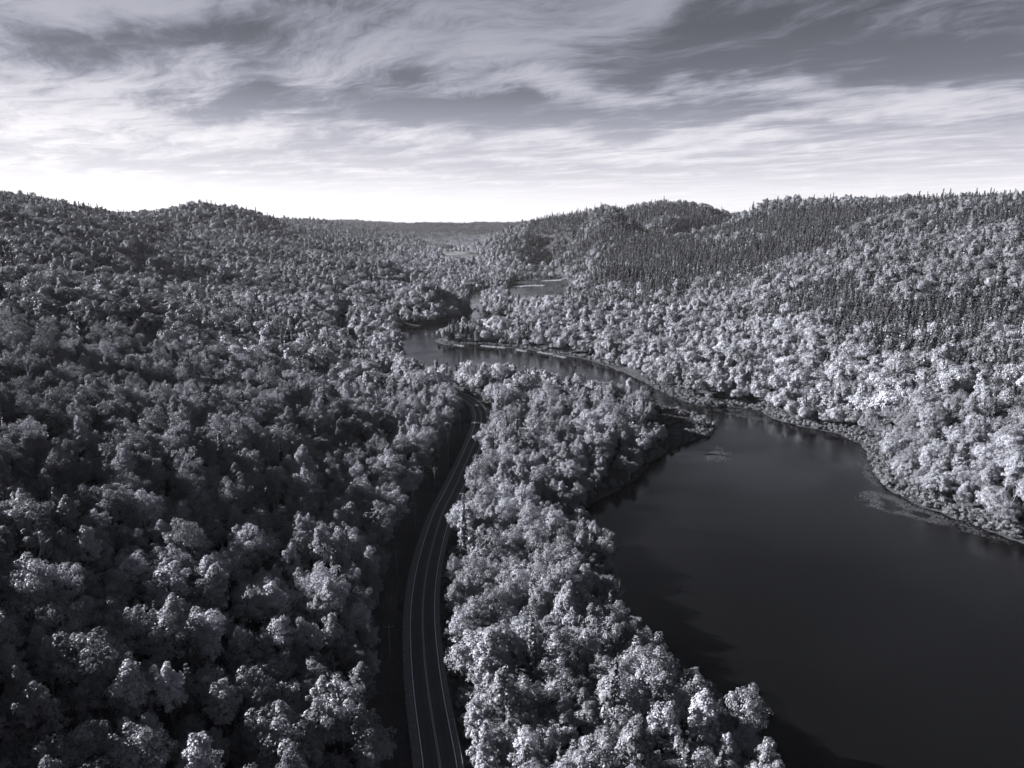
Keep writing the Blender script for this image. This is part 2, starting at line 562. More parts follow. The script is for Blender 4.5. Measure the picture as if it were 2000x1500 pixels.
def asphalt_mat():
    m, g = mat("asphalt")
    tc = g.n('ShaderNodeTexCoord')
    a = g.noise(tc.outputs['Object'], 0.15, 5, 0.6)
    b = g.noise(tc.outputs['Object'], 9.0, 3, 0.6)
    k = g.math('ADD', g.math('MULTIPLY', a, 0.7), g.math('MULTIPLY', b, 0.3))
    ac = g.n('ShaderNodeAttribute', attribute_name="across")
    # wheel tracks polished paler in each lane
    w = g.math('ABSOLUTE', g.math('SUBTRACT', g.math('ABSOLUTE', ac.outputs['Fac']), 1.7))
    tr = g.math('SUBTRACT', 1.0, g.smooth(g.math('ABSOLUTE', g.math('SUBTRACT', w, 0.85)), 0.1, 0.5))
    k = g.math('MULTIPLY_ADD', tr, 0.16, k)
    bs = g.n('ShaderNodeBsdfPrincipled', i_0=g.ramp(k, [(0.3, grey(0.032)), (0.8, grey(0.075))]))
    bs.inputs['Roughness'].default_value = 0.85
    finish(g, bs)
    return m


def ground_mat():
    m, g = mat("forest_floor")
    tc = g.n('ShaderNodeTexCoord')
    a = g.noise(tc.outputs['Object'], 0.05, 6, 0.6)
    b = g.noise(tc.outputs['Object'], 0.8, 5, 0.65)
    k = g.math('ADD', g.math('MULTIPLY', a, 0.5), g.math('MULTIPLY', b, 0.5))
    bs = g.n('ShaderNodeBsdfPrincipled', i_0=g.ramp(k, [(0.32, grey(0.028)), (0.7, grey(0.07))]))
    bs.inputs['Roughness'].default_value = 1.0
    bs.inputs['Specular IOR Level'].default_value = 0.1
    bp = g.n('ShaderNodeBump')
    bp.inputs['Strength'].default_value = 0.6
    bp.inputs['Distance'].default_value = 0.4
    g.put(b, bp.inputs['Height'])
    g.t.links.new(bp.outputs[0], bs.inputs['Normal'])
    finish(g, bs)
    return m


def water_mat():
    m, g = mat("lake_water")
    tc = g.n('ShaderNodeTexCoord')
    bs = g.n('ShaderNodeBsdfPrincipled')
    bs.inputs['Base Color'].default_value = grey(0.003)
    bs.inputs['IOR'].default_value = 1.333
    mp = g.n('ShaderNodeMapping')
    g.put(tc.outputs['Object'], mp.inputs[0])
    mp.inputs['Scale'].default_value = (1.0, 2.2, 1.0)
    mp.inputs['Rotation'].default_value = (0, 0, radians(12))
    wind = g.noise(mp, 0.012, 4, 0.6, 0.6)
    wf = g.smooth(wind, 0.42, 0.62)
    g.put(g.math('MULTIPLY_ADD', wf, 0.12, 0.10), bs.inputs['Roughness'])
    rip = g.noise(mp, 0.9, 4, 0.6)
    bp = g.n('ShaderNodeBump')
    g.put(g.math('MULTIPLY_ADD', wf, 0.12, 0.04), bp.inputs['Strength'])
    bp.inputs['Distance'].default_value = 0.25
    g.put(rip, bp.inputs['Height'])
    g.t.links.new(bp.outputs[0], bs.inputs['Normal'])
    finish(g, bs)
    return m


M_ASPHALT, M_GROUND, M_WATER = asphalt_mat(), ground_mat(), water_mat()


# ------------------------------------------------------------------ object helpers
def new_mesh(name, verts, faces, mats=(), face_mat=None, smooth=False):
    """verts (n,3) array; faces: list of tuples or an (m,k) int array"""
    me = bpy.data.meshes.new(name)
    verts = np.asarray(verts, np.float32)
    if isinstance(faces, np.ndarray):
        k = faces.shape[1]
        me.vertices.add(len(verts))
        me.vertices.foreach_set("co", verts.ravel())
        me.loops.add(faces.size)
        me.loops.foreach_set("vertex_index", faces.astype(np.int32).ravel())
        me.polygons.add(len(faces))
        me.polygons.foreach_set("loop_start", np.arange(0, faces.size, k, dtype=np.int32))
        me.polygons.foreach_set("loop_total", np.full(len(faces), k, np.int32))
        me.update(calc_edges=True)
    else:
        me.from_pydata(verts.tolist(), [], faces)
    for m in mats:
        me.materials.append(m)
    if face_mat is not None:
        me.polygons.foreach_set("material_index", np.asarray(face_mat, np.int32))
    if smooth:
        me.polygons.foreach_set("use_smooth", np.ones(len(me.polygons), bool))
    return me


def obj(name, mesh, parent=None, loc=None, coll=ROOT):
    o = bpy.data.objects.new(name, mesh)
    if coll is not None:
        coll.objects.link(o)
    if parent is not None:
        o.parent = parent
    if loc is not None:
        o.location = loc
    return o


def tag(o, label, cat, group=None, kind=None):
    if label:
        o['label'] = label
    if cat:
        o['category'] = cat
    if group:
        o['group'] = group
    if kind:
        o['kind'] = kind
    return o


class Geo:
    """collects quads / tubes into one mesh"""
    def __init__(self):
        self.v, self.f, self.n = [], [], 0

    def add(self, v, f):
        v = np.asarray(v, float)
        self.v.append(v)
        self.f += [tuple(i + self.n for i in q) for q in f]
        self.n += len(v)

    def tube(self, pts, rads, sides=6, cap=True):
        pts = np.asarray(pts, float)
        n = len(pts)
        vs = []
        for i in range(n):
            t = pts[min(i + 1, n - 1)] - pts[max(i - 1, 0)]
            t = t / (np.linalg.norm(t) + 1e-9)
            a = np.cross(t, (0.0, 0.0, 1.0)) if abs(t[2]) < 0.95 else np.cross(t, (1.0, 0.0, 0.0))
            a /= np.linalg.norm(a)
            b = np.cross(t, a)
            for k in range(sides):
                w = 2 * pi * k / sides
                vs.append(pts[i] + rads[i] * (a * cos(w) + b * sin(w)))
        fs = []
        for i in range(n - 1):
            for k in range(sides):
                k2 = (k + 1) % sides
                fs.append((i * sides + k, i * sides + k2, (i + 1) * sides + k2, (i + 1) * sides + k))
        if cap:
            fs.append(tuple(range((n - 1) * sides, n * sides)))
            fs.append(tuple(range(sides - 1, -1, -1)))
        self.add(vs, fs)

    def box(self, c, s, rot=0.0):
        c = np.asarray(c, float)
        vs = []
        for z in (-1, 1):
            for x, y in ((-1, -1), (1, -1), (1, 1), (-1, 1)):
                X, Y = x * s[0] / 2, y * s[1] / 2
                vs.append((c[0] + X * cos(rot) - Y * sin(rot), c[1] + X * sin(rot) + Y * cos(rot), c[2] + z * s[2] / 2))
        self.add(vs, [(3, 2, 1, 0), (4, 5, 6, 7), (0, 1, 5, 4), (1, 2, 6, 5), (2, 3, 7, 6), (3, 0, 4, 7)])

    def mesh(self, name, mats, smooth=False):
        return new_mesh(name, np.vstack(self.v), self.f, mats, smooth=smooth)


# ------------------------------------------------------------------ terrain
def axis(lo, hi, step, far_lo, far_hi, g):
    a = list(np.arange(lo, hi + step, step))
    s = step
    while a[-1] < far_hi:
        s *= g
        a.append(a[-1] + s)
    s = step
    while a[0] > far_lo:
        s *= g
        a.insert(0, a[0] - s)
    return np.array(a)


GX = axis(-150, 240, 3.0, -12000, 12000, 1.045)
GY = axis(90, 560, 3.0, -600, 16000, 1.02)
XX, YY = np.meshgrid(GX, GY)
SH = shore(XX, YY)
ZZ = ground(XX, YY, SH)


def gsample(x, y):
    i = np.clip(np.searchsorted(GX, x) - 1, 0, len(GX) - 2)
    j = np.clip(np.searchsorted(GY, y) - 1, 0, len(GY) - 2)
    fx = np.clip((x - GX[i]) / (GX[i + 1] - GX[i]), 0, 1)
    fy = np.clip((y - GY[j]) / (GY[j + 1] - GY[j]), 0, 1)
    return (ZZ[j, i] * (1 - fx) + ZZ[j, i + 1] * fx) * (1 - fy) + (ZZ[j + 1, i] * (1 - fx) + ZZ[j + 1, i + 1] * fx) * fy


def los(x, y, z, clear=9.0, K=56):
    """True where the point is not hidden behind the forested terrain"""
    vis = np.ones(x.shape, bool)
    for k in range(K):
        s = 0.06 + 0.90 * (k + 0.5) / K
        zl = H + (z - H) * s
        g = gsample(x * s, y * s)
        vis &= (g + np.where(g > 1, clear, 0)) < zl + 2.0
    return vis


nx, ny = len(GX), len(GY)
idx = np.arange(nx * ny).reshape(ny, nx)
quads = np.stack([idx[:-1, :-1].ravel(), idx[:-1, 1:].ravel(), idx[1:, 1:].ravel(), idx[1:, :-1].ravel()], 1)
terr = obj("terrain", new_mesh("terrain", np.stack([XX.ravel(), YY.ravel(), ZZ.ravel()], 1), quads, [M_GROUND], smooth=True))
tag(terr, "forested valley floor and hillsides around the winding lake", None, kind='structure')

# water sheets
WL = ["dark smooth lake winding up the valley from the front edge", "narrow pale pond among the trees far up the valley", "farthest pale lake seen low between the distant hills"]
for poly, lab in zip(LAKES, WL):
    c = poly.mean(0)
    grow = 6 if lab.startswith("dark") else 60
    lo, hi = poly.min(0) - grow, poly.max(0) + grow
    n = 40
    gx, gy = np.linspace(lo[0], hi[0], n), np.linspace(lo[1], hi[1], n)
    X2, Y2 = np.meshgrid(gx, gy)
    ids = np.arange(n * n).reshape(n, n)
    q = np.stack([ids[:-1, :-1].ravel(), ids[:-1, 1:].ravel(), ids[1:, 1:].ravel(), ids[1:, :-1].ravel()], 1)
    keep = np.ones(len(q), bool)
    o = obj("lake", new_mesh("lake", np.stack([X2.ravel(), Y2.ravel(), np.zeros(n * n)], 1), q, [M_WATER]))
    tag(o, lab, None, kind='structure')


# ------------------------------------------------------------------ road
def resample(line, step):
    seg = np.hypot(*np.diff(line, axis=0).T)
    s = np.concatenate([[0], np.cumsum(seg)])
    t = np.arange(0, s[-1], step)
    return np.stack([np.interp(t, s, line[:, 0]), np.interp(t, s, line[:, 1])], 1)


RL = resample(ROAD, 2.0)
_tan = np.gradient(RL, axis=0)
_tan /= np.linalg.norm(_tan, axis=1)[:, None]
RN = np.stack([_tan[:, 1], -_tan[:, 0]], 1)          # to the right of travel


def ribbon(name, a, b, z, m, za=None, zb=None):
    p = RL + RN * a
    q = RL + RN * b
    n = len(RL)
    v = np.vstack([np.c_[p, np.full(n, z if za is None else za)], np.c_[q, np.full(n, z if zb is None else zb)]])
    i = np.arange(n - 1)
    f = np.stack([i, i + n, i + n + 1, i + 1], 1)
    me = new_mesh(name, v, f, [m])
    me.attributes.new("across", 'FLOAT', 'POINT').data.foreach_set("value", np.r_[np.full(n, a), np.full(n, b)].astype(np.float32))
    return me


HW = 3.35
road = obj("road", ribbon("road", -HW - 0.35, HW + 0.35, ZR, M_ASPHALT))
tag(road, "dark two-lane asphalt road curving through the forest", None, kind='structure')
obj("edge_line", ribbon("edge_line", -HW - 0.11, -HW + 0.11, ZR + 0.006, M_PAINT), road)
obj("edge_line", ribbon("edge_line", HW - 0.11, HW + 0.11, ZR + 0.006, M_PAINT), road)
M_PAINT2 = simple_mat("worn_yellow_paint", 0.34, 0.75, 1.5, 0.25)
obj("centre_line", ribbon("centre_line", -0.25, -0.05, ZR + 0.006, M_PAINT2), road)
obj("centre_line", ribbon("centre_line", 0.05, 0.25, ZR + 0.006, M_PAINT2), road)
for a, b, nm, side in ((-HW - 2.1, -HW - 0.3, "left", 0), (HW + 0.3, HW + 1.5, "right", 1)):
    s = obj("gravel_shoulder", ribbon("gravel_shoulder", a, b, 0, M_GRAVEL,
            za=ZR - (0.06 if side == 0 else 0.008), zb=ZR - (0.008 if side == 0 else 0.06)))
    tag(s, "pale gravel shoulder on the %s side of the road" % ("hillside" if side == 0 else "lake"), None, kind='structure')


# ------------------------------------------------------------------ foliage builders
def rdir(n):
    v = rng.normal(size=(n, 3))
    return v / np.linalg.norm(v, axis=1)[:, None]


def norm(v):
    return v / (np.linalg.norm(v, axis=1)[:, None] + 1e-9)


def cards(c, nrm, size, aspect=0.62):
    """diamond leaf sprays at centres c facing nrm"""
    n = len(c)
    t = norm(np.cross(nrm, rdir(n)))
    b = np.cross(nrm, t)
    s = (size * rng.uniform(0.6, 1.35, n))[:, None]
    a1 = t * s * 0.5
    b1 = b * s * 0.5 * aspect
    lift = nrm * s * 0.12
    v = np.stack([c - a1 - lift, c + b1 + lift * 0.4, c + a1 - lift, c - b1 + lift * 0.4], 1).reshape(-1, 3)
    f = np.arange(n * 4).reshape(n, 4)
    return v, f


def broadleaf(R, Hc, base, leaves, size, clumps=26, shape='dome', body=0.28, clump_r=(0.22, 0.42), spray=0.0):
    cz = base + Hc * 0.42
    d = rdir(clumps * 4)
    d = d[d[:, 2] > -0.55][:clumps]
    n = len(d)
    f = rng.uniform(0.50, 0.93, n)
    up = np.where(d[:, 2] > 0, Hc * 0.58, Hc * 0.42)
    k = 1.0 if shape == 'dome' else 0.9
    cc = np.stack([d[:, 0] * R * f, d[:, 1] * R * f, cz + d[:, 2] * up * f * k], 1)
    cc[:, :2] += rng.normal(0, 0.08 * R, (n, 2))
    if shape == 'oval':      # narrower towards the top
        q = np.clip((cc[:, 2] - base) / Hc, 0, 1)
        cc[:, :2] *= (1.0 - 0.55 * q ** 1.5)[:, None]
    cr = R * rng.uniform(*clump_r, n)
    w = cr ** 2
    cnt = np.maximum((leaves * w / w.sum()).astype(int), 3)
    P, N = [], []
    cen = np.array([0, 0, cz])
    # the main dome of leaves, then the boughs that stand proud of it
    m = int(leaves * body)
    dd = rdir(m)
    dd[:, 2] = np.where(dd[:, 2] < -0.5, -dd[:, 2], dd[:, 2])
    rr_ = 0.80 + 0.20 * rng.uniform(0, 1, m) ** 0.5 + rng.normal(0, 0.03, m)
    q_ = np.stack([dd[:, 0] * R * rr_, dd[:, 1] * R * rr_, np.where(dd[:, 2] > 0, Hc * 0.52, Hc * 0.40) * dd[:, 2] * rr_], 1) * 0.93
    if shape == 'oval':
        zq = np.clip((q_[:, 2] + cz - base) / Hc, 0, 1)
        q_[:, :2] *= (1.0 - 0.55 * zq ** 1.5)[:, None]
    P.append(q_ + cen)
    N.append(norm(dd * np.array([1, 1, 0.9]) + rng.normal(0, 0.30, (m, 3))))
    cnt = np.maximum((cnt * (1 - body)).astype(int), 3)
    for i in range(n):
        m = cnt[i]
        dd = rdir(m)
        dd[:, 2] = np.where(dd[:, 2] < -0.3, -dd[:, 2], dd[:, 2])
        rad = cr[i] * (0.55 + 0.5 * np.sqrt(rng.uniform(0, 1, m)))
        # boughs reach outward and upward, so the outline is ragged rather than round
        ax = d[i] * np.array([1, 1, 0.6]) + np.array([0, 0, 0.75])
        ax = ax / np.linalg.norm(ax)
        p = cc[i] + dd * rad[:, None] * np.array([1.0, 1.0, 0.72])
        p = p + ax * ((dd @ ax) * rad * spray)[:, None]
        o = norm(p - cen)
        nn = norm(dd * 1.0 + o * 0.6 + np.array([0, 0, 0.3]) + rng.normal(0, 0.36, (m, 3)))
        P.append(p)
        N.append(nn)
    v, fc = cards(np.vstack(P), np.vstack(N), size)
    return v, fc, cc


def trunk_geo(cc, base, Hc, r0, lean=0.3):
    g = Geo()
    top = base + Hc * 0.7
    g.tube([(0, 0, -0.6), (lean * 0.2, 0, base * 0.5), (lean * 0.5, lean * 0.2, base), (lean, lean * 0.4, top)], [r0 * 1.35, r0, r0 * 0.85, r0 * 0.2], 6)
    for p in cc[::4]:
        st = np.array([lean * 0.4, lean * 0.1, base + rng.uniform(-0.1, 0.25) * Hc])
        mid = st * 0.45 + np.asarray(p) * 0.55 + np.array([0, 0, -0.25])
        g.tube([st, mid, p], [r0 * 0.5, r0 * 0.32, r0 * 0.1], 5, cap=False)
    return g


def conifer(Hh, R, base, whorls, per, size, fill, droop=0.25, ragged=0.2):
    P, N, A = [], [], []
    for i in range(whorls):
        q = i / (whorls - 1.0)
        z = base + (Hh - base) * q ** 0.9
        L = R * (1 - q) ** 0.85 * (0.55 + 0.45 * min(1, q * 6)) + 0.12
        nb = max(4, int(per * (1 - 0.55 * q)))
        a0 = rng.uniform(0, 6.28)
        for k in range(nb):
            a = a0 + 6.283 * k / nb + rng.normal(0, 0.15)
            l = L * rng.uniform(1 - ragged * 1.6, 1 + ragged)
            m = max(2, int(fill * l / R) + 1)
            s = (np.arange(m) + 0.7) / m
            s = s * rng.uniform(0.9, 1.05, m)
            x, y = cos(a) * l * s, sin(a) * l * s
            zz = z - droop * l * s ** 1.4 + 0.25 * size * rng.normal(0, 1, m)
            P.append(np.stack([x + rng.normal(0, 0.12 * size, m), y + rng.normal(0, 0.12 * size, m), zz], 1))
            o = np.array([cos(a) * 0.55, sin(a) * 0.55, 0.75])
            N.append(norm(o[None] + rng.normal(0, 0.35, (m, 3))))
    P, N = np.vstack(P), np.vstack(N)
    v, f = cards(P, N, size, 0.7)
    # tip
    return v, f


def conifer_trunk(Hh, r0):
    g = Geo()
    g.tube([(0, 0, -0.6), (0, 0, Hh * 0.5), (0, 0, Hh * 0.99)], [r0, r0 * 0.6, 0.03], 6)
    return g


def bare_geo(Hh, spread, seed, r0=0.16, fork=0.25, depth=3):
    rr = random.Random(seed)
    g = Geo()

    def branch(p, d, L, r, lev):
        n = 4
        q = [np.array(p, float)]
        dd = np.array(d, float)
        for i in range(n):
            dd = dd + np.array([rr.gauss(0, 0.10), rr.gauss(0, 0.10), rr.gauss(0.05, 0.05)])
            dd /= np.linalg.norm(dd)
            q.append(q[-1] + dd * L / n)
        g.tube(q, [r * (1 - 0.17 * i) for i in range(n + 1)], 5 if lev < 2 else 3, cap=False)
        if lev >= depth:
            return
        for i in range(1, n + 1):
            if lev == 0 and i / n < fork:
                continue
            for _ in range(2 if lev else 3):
                a = rr.uniform(0, 6.283)
                s = spread * rr.uniform(0.6, 1.2)
                nd = dd * (1 - 0.3 * s) + np.array([cos(a) * s, sin(a) * s, 0.25])
                nd /= np.linalg.norm(nd)
                branch(q[i], nd, L * rr.uniform(0.28, 0.46), r * 0.42 * (1 - 0.1 * i), lev + 1)

    branch((0, 0, -0.5), (rr.gauss(0, 0.05), rr.gauss(0, 0.05), 1), Hh, r0, 0)
    return g


# ------------------------------------------------------------------ tree stock
SRC_B = bpy.data.collections.new("broadleaf_stock")     # not linked to the scene: sources of the forest
SRC_BM = bpy.data.collections.new("broadleaf_stock_mid")
SRC_C = bpy.data.collections.new("conifer_stock")
SRC_S = bpy.data.collections.new("far_stock")


class Kind:
    pass


def join_mesh(name, v, f, tg, m_leaf, m_trunk):
    tv = np.vstack(tg.v)
    fs = [tuple(int(i) for i in q) for q in f] + [tuple(i + len(v) for i in q) for q in tg.f]
    return new_mesh(name, np.vstack([v, tv]), fs, [m_leaf, m_trunk], [0] * len(f) + [1] * len(tg.f))


B_HI = []
for i in range(10):
    oval = i >= 7
    R = rng.uniform(3.3, 3.9) if oval else rng.uniform(3.9, 5.1)
    Hc = rng.uniform(10, 12) if oval else rng.uniform(8.0, 10.5)
    base = rng.uniform(3.0, 4.2)
    v, f, cc = broadleaf(R, Hc, base, 4400, 0.44, clumps=int(rng.integers(44, 76)), shape='oval' if oval else 'dome', body=0.10, clump_r=(0.14, 0.34), spray=0.55)
    tg = trunk_geo(cc, base, Hc, 0.2 if oval else 0.24)
    k = Kind()
    k.crown = new_mesh("crown", v, f, [M_LEAF])
    k.trunk = tg.mesh("trunk", [M_PALEBARK if i in (2, 9) else M_BARK])
    k.oval, k.pale, k.R, k.top = oval, i in (2, 9), R, float(v[:, 2].max())
    B_HI.append(k)
    o = obj("broadleaf_stock_%02d" % i, join_mesh("broadleaf_stock", v, f, tg, M_LEAF, M_PALEBARK if k.pale else M_BARK), coll=SRC_B)
for i in range(10):
    oval = i >= 7
    R = rng.uniform(3.2, 3.8) if oval else rng.uniform(4.5, 5.7)
    Hc = rng.uniform(10, 12) if oval else rng.uniform(7.8, 10.0)
    v, f, cc = broadleaf(R, Hc, 3.5, 1500, 0.74, clumps=int(rng.integers(14, 26)), shape='oval' if oval else 'dome', body=0.28, clump_r=(0.24, 0.46), spray=0.25)
    obj("broadleaf_mid_%02d" % i, new_mesh("broadleaf_mid", v, f, [M_LEAF]), coll=SRC_BM)

C_HI = []
for i in range(6):
    narrow = i in (0, 1, 5)
    Hh = rng.uniform(15, 19)
    R = rng.uniform(1.9, 2.4) if narrow else rng.uniform(2.7, 3.7)
    v, f = conifer(Hh, R, 1.2 if i < 4 else 3.0, 26 if narrow else 20, 9, 0.9, 7, 0.3 if narrow else 0.18, 0.2 if i < 4 else 0.45)
    tg = conifer_trunk(Hh, 0.2)
    k = Kind()
    k.crown = new_mesh("crown", v, f, [M_NEEDLE])
    k.trunk = tg.mesh("trunk", [M_BARK])
    k.narrow, k.top = narrow, Hh
    C_HI.append(k)
    v2, f2 = conifer(Hh * 0.85, R * 1.25 + 0.5, 1.5, 14, 8, 1.4, 6, 0.28, 0.35)
    obj("conifer_stock_%02d" % i, new_mesh("conifer_stock", v2, f2, [M_NEEDLE]), coll=SRC_C)

BARE = []
for i in range(4):
    k = Kind()
    hh = (9.5, 11, 10, 12)[i]
    k.trunk = bare_geo(hh, (0.7, 0.55, 0.9, 0.45)[i], 31 + i, 0.15, 0.3, 2 if i != 2 else 3).mesh("trunk", [M_PALEBARK])
    BARE.append(k)

# far clusters: a dozen low crowns in one small mesh
for i in range(4):
    V, Fs, n = [], [], 0
    for _ in range(9):
        x, y = rng.uniform(-11, 11, 2)
        if rng.uniform() < 0.3:
            v, f = conifer(rng.uniform(13, 17), 3.0, 1.5, 6, 6, 3.0, 2)
        else:
            v, f, _c = broadleaf(rng.uniform(4.5, 6), 9, 2.5, 70, 3.4, clumps=9)
        V.append(v + np.array([x, y, 0]))
        Fs.append(f + n)
        n += len(v)
    obj("far_cluster_%02d" % i, new_mesh("far_cluster", np.vstack(V), np.vstack(Fs), [M_NEEDLE if i % 2 else M_LEAF]), coll=SRC_S)


# ------------------------------------------------------------------ where trees stand
def scatter(rmin, rmax, sp, amin, amax, ymin=60):
    A = max(abs(amin), abs(amax))
    xm = rmax * sin(min(radians(A), pi / 2))
    xs = np.arange(-xm if amin < 0 else 0, xm, sp)
    ys = np.arange(ymin, rmax, sp * 0.87)
    X, Y = np.meshgrid(xs, ys)
    X = X + (np.arange(len(ys)) % 2)[:, None] * sp * 0.5
    X = X + rng.uniform(-0.36, 0.36, X.shape) * sp
    Y = Y + rng.uniform(-0.36, 0.36, X.shape) * sp
    X, Y = X.ravel(), Y.ravel()
    r = np.hypot(X, Y)
    a = np.degrees(np.arctan2(X, Y))
    m = (r >= rmin) & (r < rmax) & (a > amin) & (a < amax)
    return X[m], Y[m]


MEADOW = np.array([at(*p, 1.0) for p in [(1268, 812), (1300, 800), (1345, 806), (1396, 826), (1390, 858), (1340, 870), (1290, 868), (1266, 845)]])
MARSH = np.array([at(*p, 1.0) for p in [(988, 562), (1000, 552), (1022, 549), (1040, 545), (1075, 547), (1098, 545), (1108, 550), (1111, 558)]])


def allowed(x, y, road_l=12.6, road_r=8.6, bank=3.0):
    sh = shore(x, y)
    ok = sh > np.where(x < 110, 1.2, bank)
    road_l = np.where(y > 425, 9.0, road_l)
    road_r = np.where(y > 425, 7.5, road_r)
    nr = (x > -260) & (x < 120) & (y < 950)
    d = np.full(x.shape, 1e9)
    s = np.zeros(x.shape)
    d[nr], s[nr] = seg_dist(x[nr], y[nr], ROAD)
    ok &= ~((d < road_l) & (s < 0)) & ~((d < road_r) & (s > 0))
    ok &= sdf(MEADOW, x, y) > 0
    ok &= sdf(MARSH, x, y) > 0
    # brushy strip without tall trees along the far bank
    rb = (x > 60 + 0 * y) & (y > 180) & (y < 900) & (sh < 5) & (x > 0.2 * y)
    ok &= ~(rb & (rng.uniform(size=x.shape) < 0.9))
    rb2 = (x > -60) & (y > 600) & (y < 760) & (sh < 4)
    ok &= ~rb2
    return ok, sh


OPEN = [np.array([at(*p) for p in poly]) for poly in (
    [(992, 572), (998, 553), (1022, 550), (1045, 546), (1090, 547), (1106, 552), (1109, 568), (1100, 574), (1078, 573), (1060, 577), (1030, 572), (1010, 576)], [(1022, 518), (1094, 516), (1094, 527), (1026, 528)],
    [(853, 484), (905, 483), (962, 494), (962, 499), (868, 500)], [(944, 620), (1000, 624), (1006, 634), (970, 642), (946, 638)], [(918, 578), (936, 577), (933, 601), (924, 603)],
    [(1180, 720), (1260, 751), (1320, 779), (1375, 798), (1432, 800), (1440, 815), (1400, 826), (1376, 816), (1335, 797), (1250, 764)],
    [(782, 652), (862, 655), (900, 676), (1000, 684), (1100, 702), (1180, 722), (1250, 750), (1180, 742), (1080, 726), (1000, 714), (900, 708), (840, 716), (800, 704), (786, 688)])]


def blocks_view(x, y, ztop):
    """trees that would grow up in front of the open waters of the upper valley"""
    k = H / np.maximum(H - ztop, 1.0)
    out = np.zeros(x.shape, bool)
    for poly in OPEN:
        out |= sdf(poly, x * k, y * k) < np.where(y * k > 700, 3.5, 0.0)
    return out & (y > 300)


def con_prob(x, y, z):
    """share of conifers"""
    px, py, t = project(x, y, z + 13)
    p = 0.04 + 1.3 * np.clip(fbm(x, y, 170.0, 3, 60) - 0.20, 0, 1) * np.clip((np.hypot(x, y) - 260) / 250, 0.15, 1)
    right = x > 0
    hi = np.clip((z - 5) / 28, 0, 1)
    pr = 0.05 + hi * (0.88 - 0.30 * np.clip((px - 1550) / 300, 0, 1)) + 0.7 * fbm(x, y, 140.0, 3, 66) * (0.3 + hi)
    p = np.where(right & (y > 300) & (px > 1040), pr, p)
    p = np.where((t > 900) & (z > 95), np.maximum(p, 0.42), p)
    p = np.where((px > 980) & (px < 1300) & (t > 1000), np.maximum(p, 0.65), p)
    for cx, cy, rx, ry, v in ((560, 645, 110, 34, 0.75), (640, 690, 90, 30, 0.75), (730, 720, 70, 18, 0.6), (340, 446, 60, 12, 0.95), (700, 490, 90, 16, 0.85), (10, 500, 60, 40, 0.75), (80, 400, 130, 16, 0.75),
                              (500, 612, 90, 22, 0.7), (640, 455, 120, 14, 0.6), (905, 655, 50, 30, 0.75), (1245, 445, 40, 14, 0.95), (1410, 440, 40, 14, 0.95), (760, 600, 40, 25, 0.5), (1100, 500, 120, 20, 0.7), (960, 545, 90, 18, 0.7)):
        e = np.exp(-((px - cx) / rx) ** 2 - ((py - cy) / ry) ** 2)
        p = np.maximum(p, v * e)
    return p


trees = []      # rows: x y z scale rot species(0 broad,1 conifer) far-class
for (r0, r1, sp, a0, a1, cls, sc) in ((60, 420, 5.0, -78, 62, 0, 0.80), (420, 950, 6.0, -46, 46, 1, 0.88), (950, 1700, 7.4, -42, 41, 1, 1.0), (1700, 3400, 10.8, -41, 41, 1, 1.3), (3400, 9000, 24, -40, 40, 2, 1.0)):
    x, y = scatter(r0, r1, sp, a0, a1)
    ok, sh = allowed(x, y)
    x, y, sh = x[ok], y[ok], sh[ok]
    z = ground(x, y, sh)
    if r0 >= 400:
        px, py, t = project(x, y, z + 10)
        v = los(x, y, z + 15, clear=7.0 if cls < 2 else 4.0)
        x, y, z, sh = x[v], y[v], z[v], sh[v]
    spc = (rng.uniform(size=x.shape) < con_prob(x, y, z)).astype(int)
    s = sc * np.clip(rng.normal(0.92, 0.24, x.shape), 0.42, 1.45)
    s *= np.where((sh < 14) & (cls < 2), 0.86, 1.0)
    s *= np.where((spc == 1) & (cls > 0), rng.uniform(0.55, 1.02, x.shape), 1.0)
    s *= 1.0 - 0.12 * np.clip(fbm(x, y, 90.0, 2, 80), -1, 1)
    bl = ~blocks_view(x, y, z + np.where(y > 600, 15.5, 13.0) * s)
    x, y, z, s, spc = x[bl], y[bl], z[bl], s[bl], spc[bl]
    trees.append(np.stack([x, y, z - 0.2, s, rng.uniform(0, 6.283, x.shape), spc, np.full(x.shape, cls)], 1))
T = np.vstack(trees)
print("trees", len(T), "conifers", int(T[:, 5].sum()), "far", int((T[:, 6] == 2).sum()))


def march_ground(px, py):
    """where the sight line through a pixel meets the ground"""
    d = ray(px, py)
    t = np.linspace(90, 4000, 6000)
    x, y, z = d[0] * t, d[1] * t, H + d[2] * t
    g = gsample(x, y)
    i = int(np.argmax(z < np.maximum(g, 0)))
    return float(x[i]), float(y[i])


def march_top(px, py, h):
    """where a tree of height h stands whose top shows at a pixel"""
    d = ray(px, py)
    t = np.linspace(90, 4000, 8000)
    x, y, z = d[0] * t, d[1] * t, H + d[2] * t
    g = gsample(x, y) + h
    i = int(np.argmax(z < g))
    return float(x[i]), float(y[i])


# trees the photograph singles out
HERO = []   # (x, y, kind, variant, scale, label, category)


def hero_at(base, kind, var, sc, label, cat='tree', group=None):
    x, y = at(base[0], base[1], 0.6)
    HERO.append([x, y, kind, var, sc, label, cat, group])


def hero(top, kind, var, sc, hh, label, cat='tree', group=None):
    x, y = march_top(top[0], top[1], hh)
    HERO.append([x, y, kind, var, sc, label, cat, group])


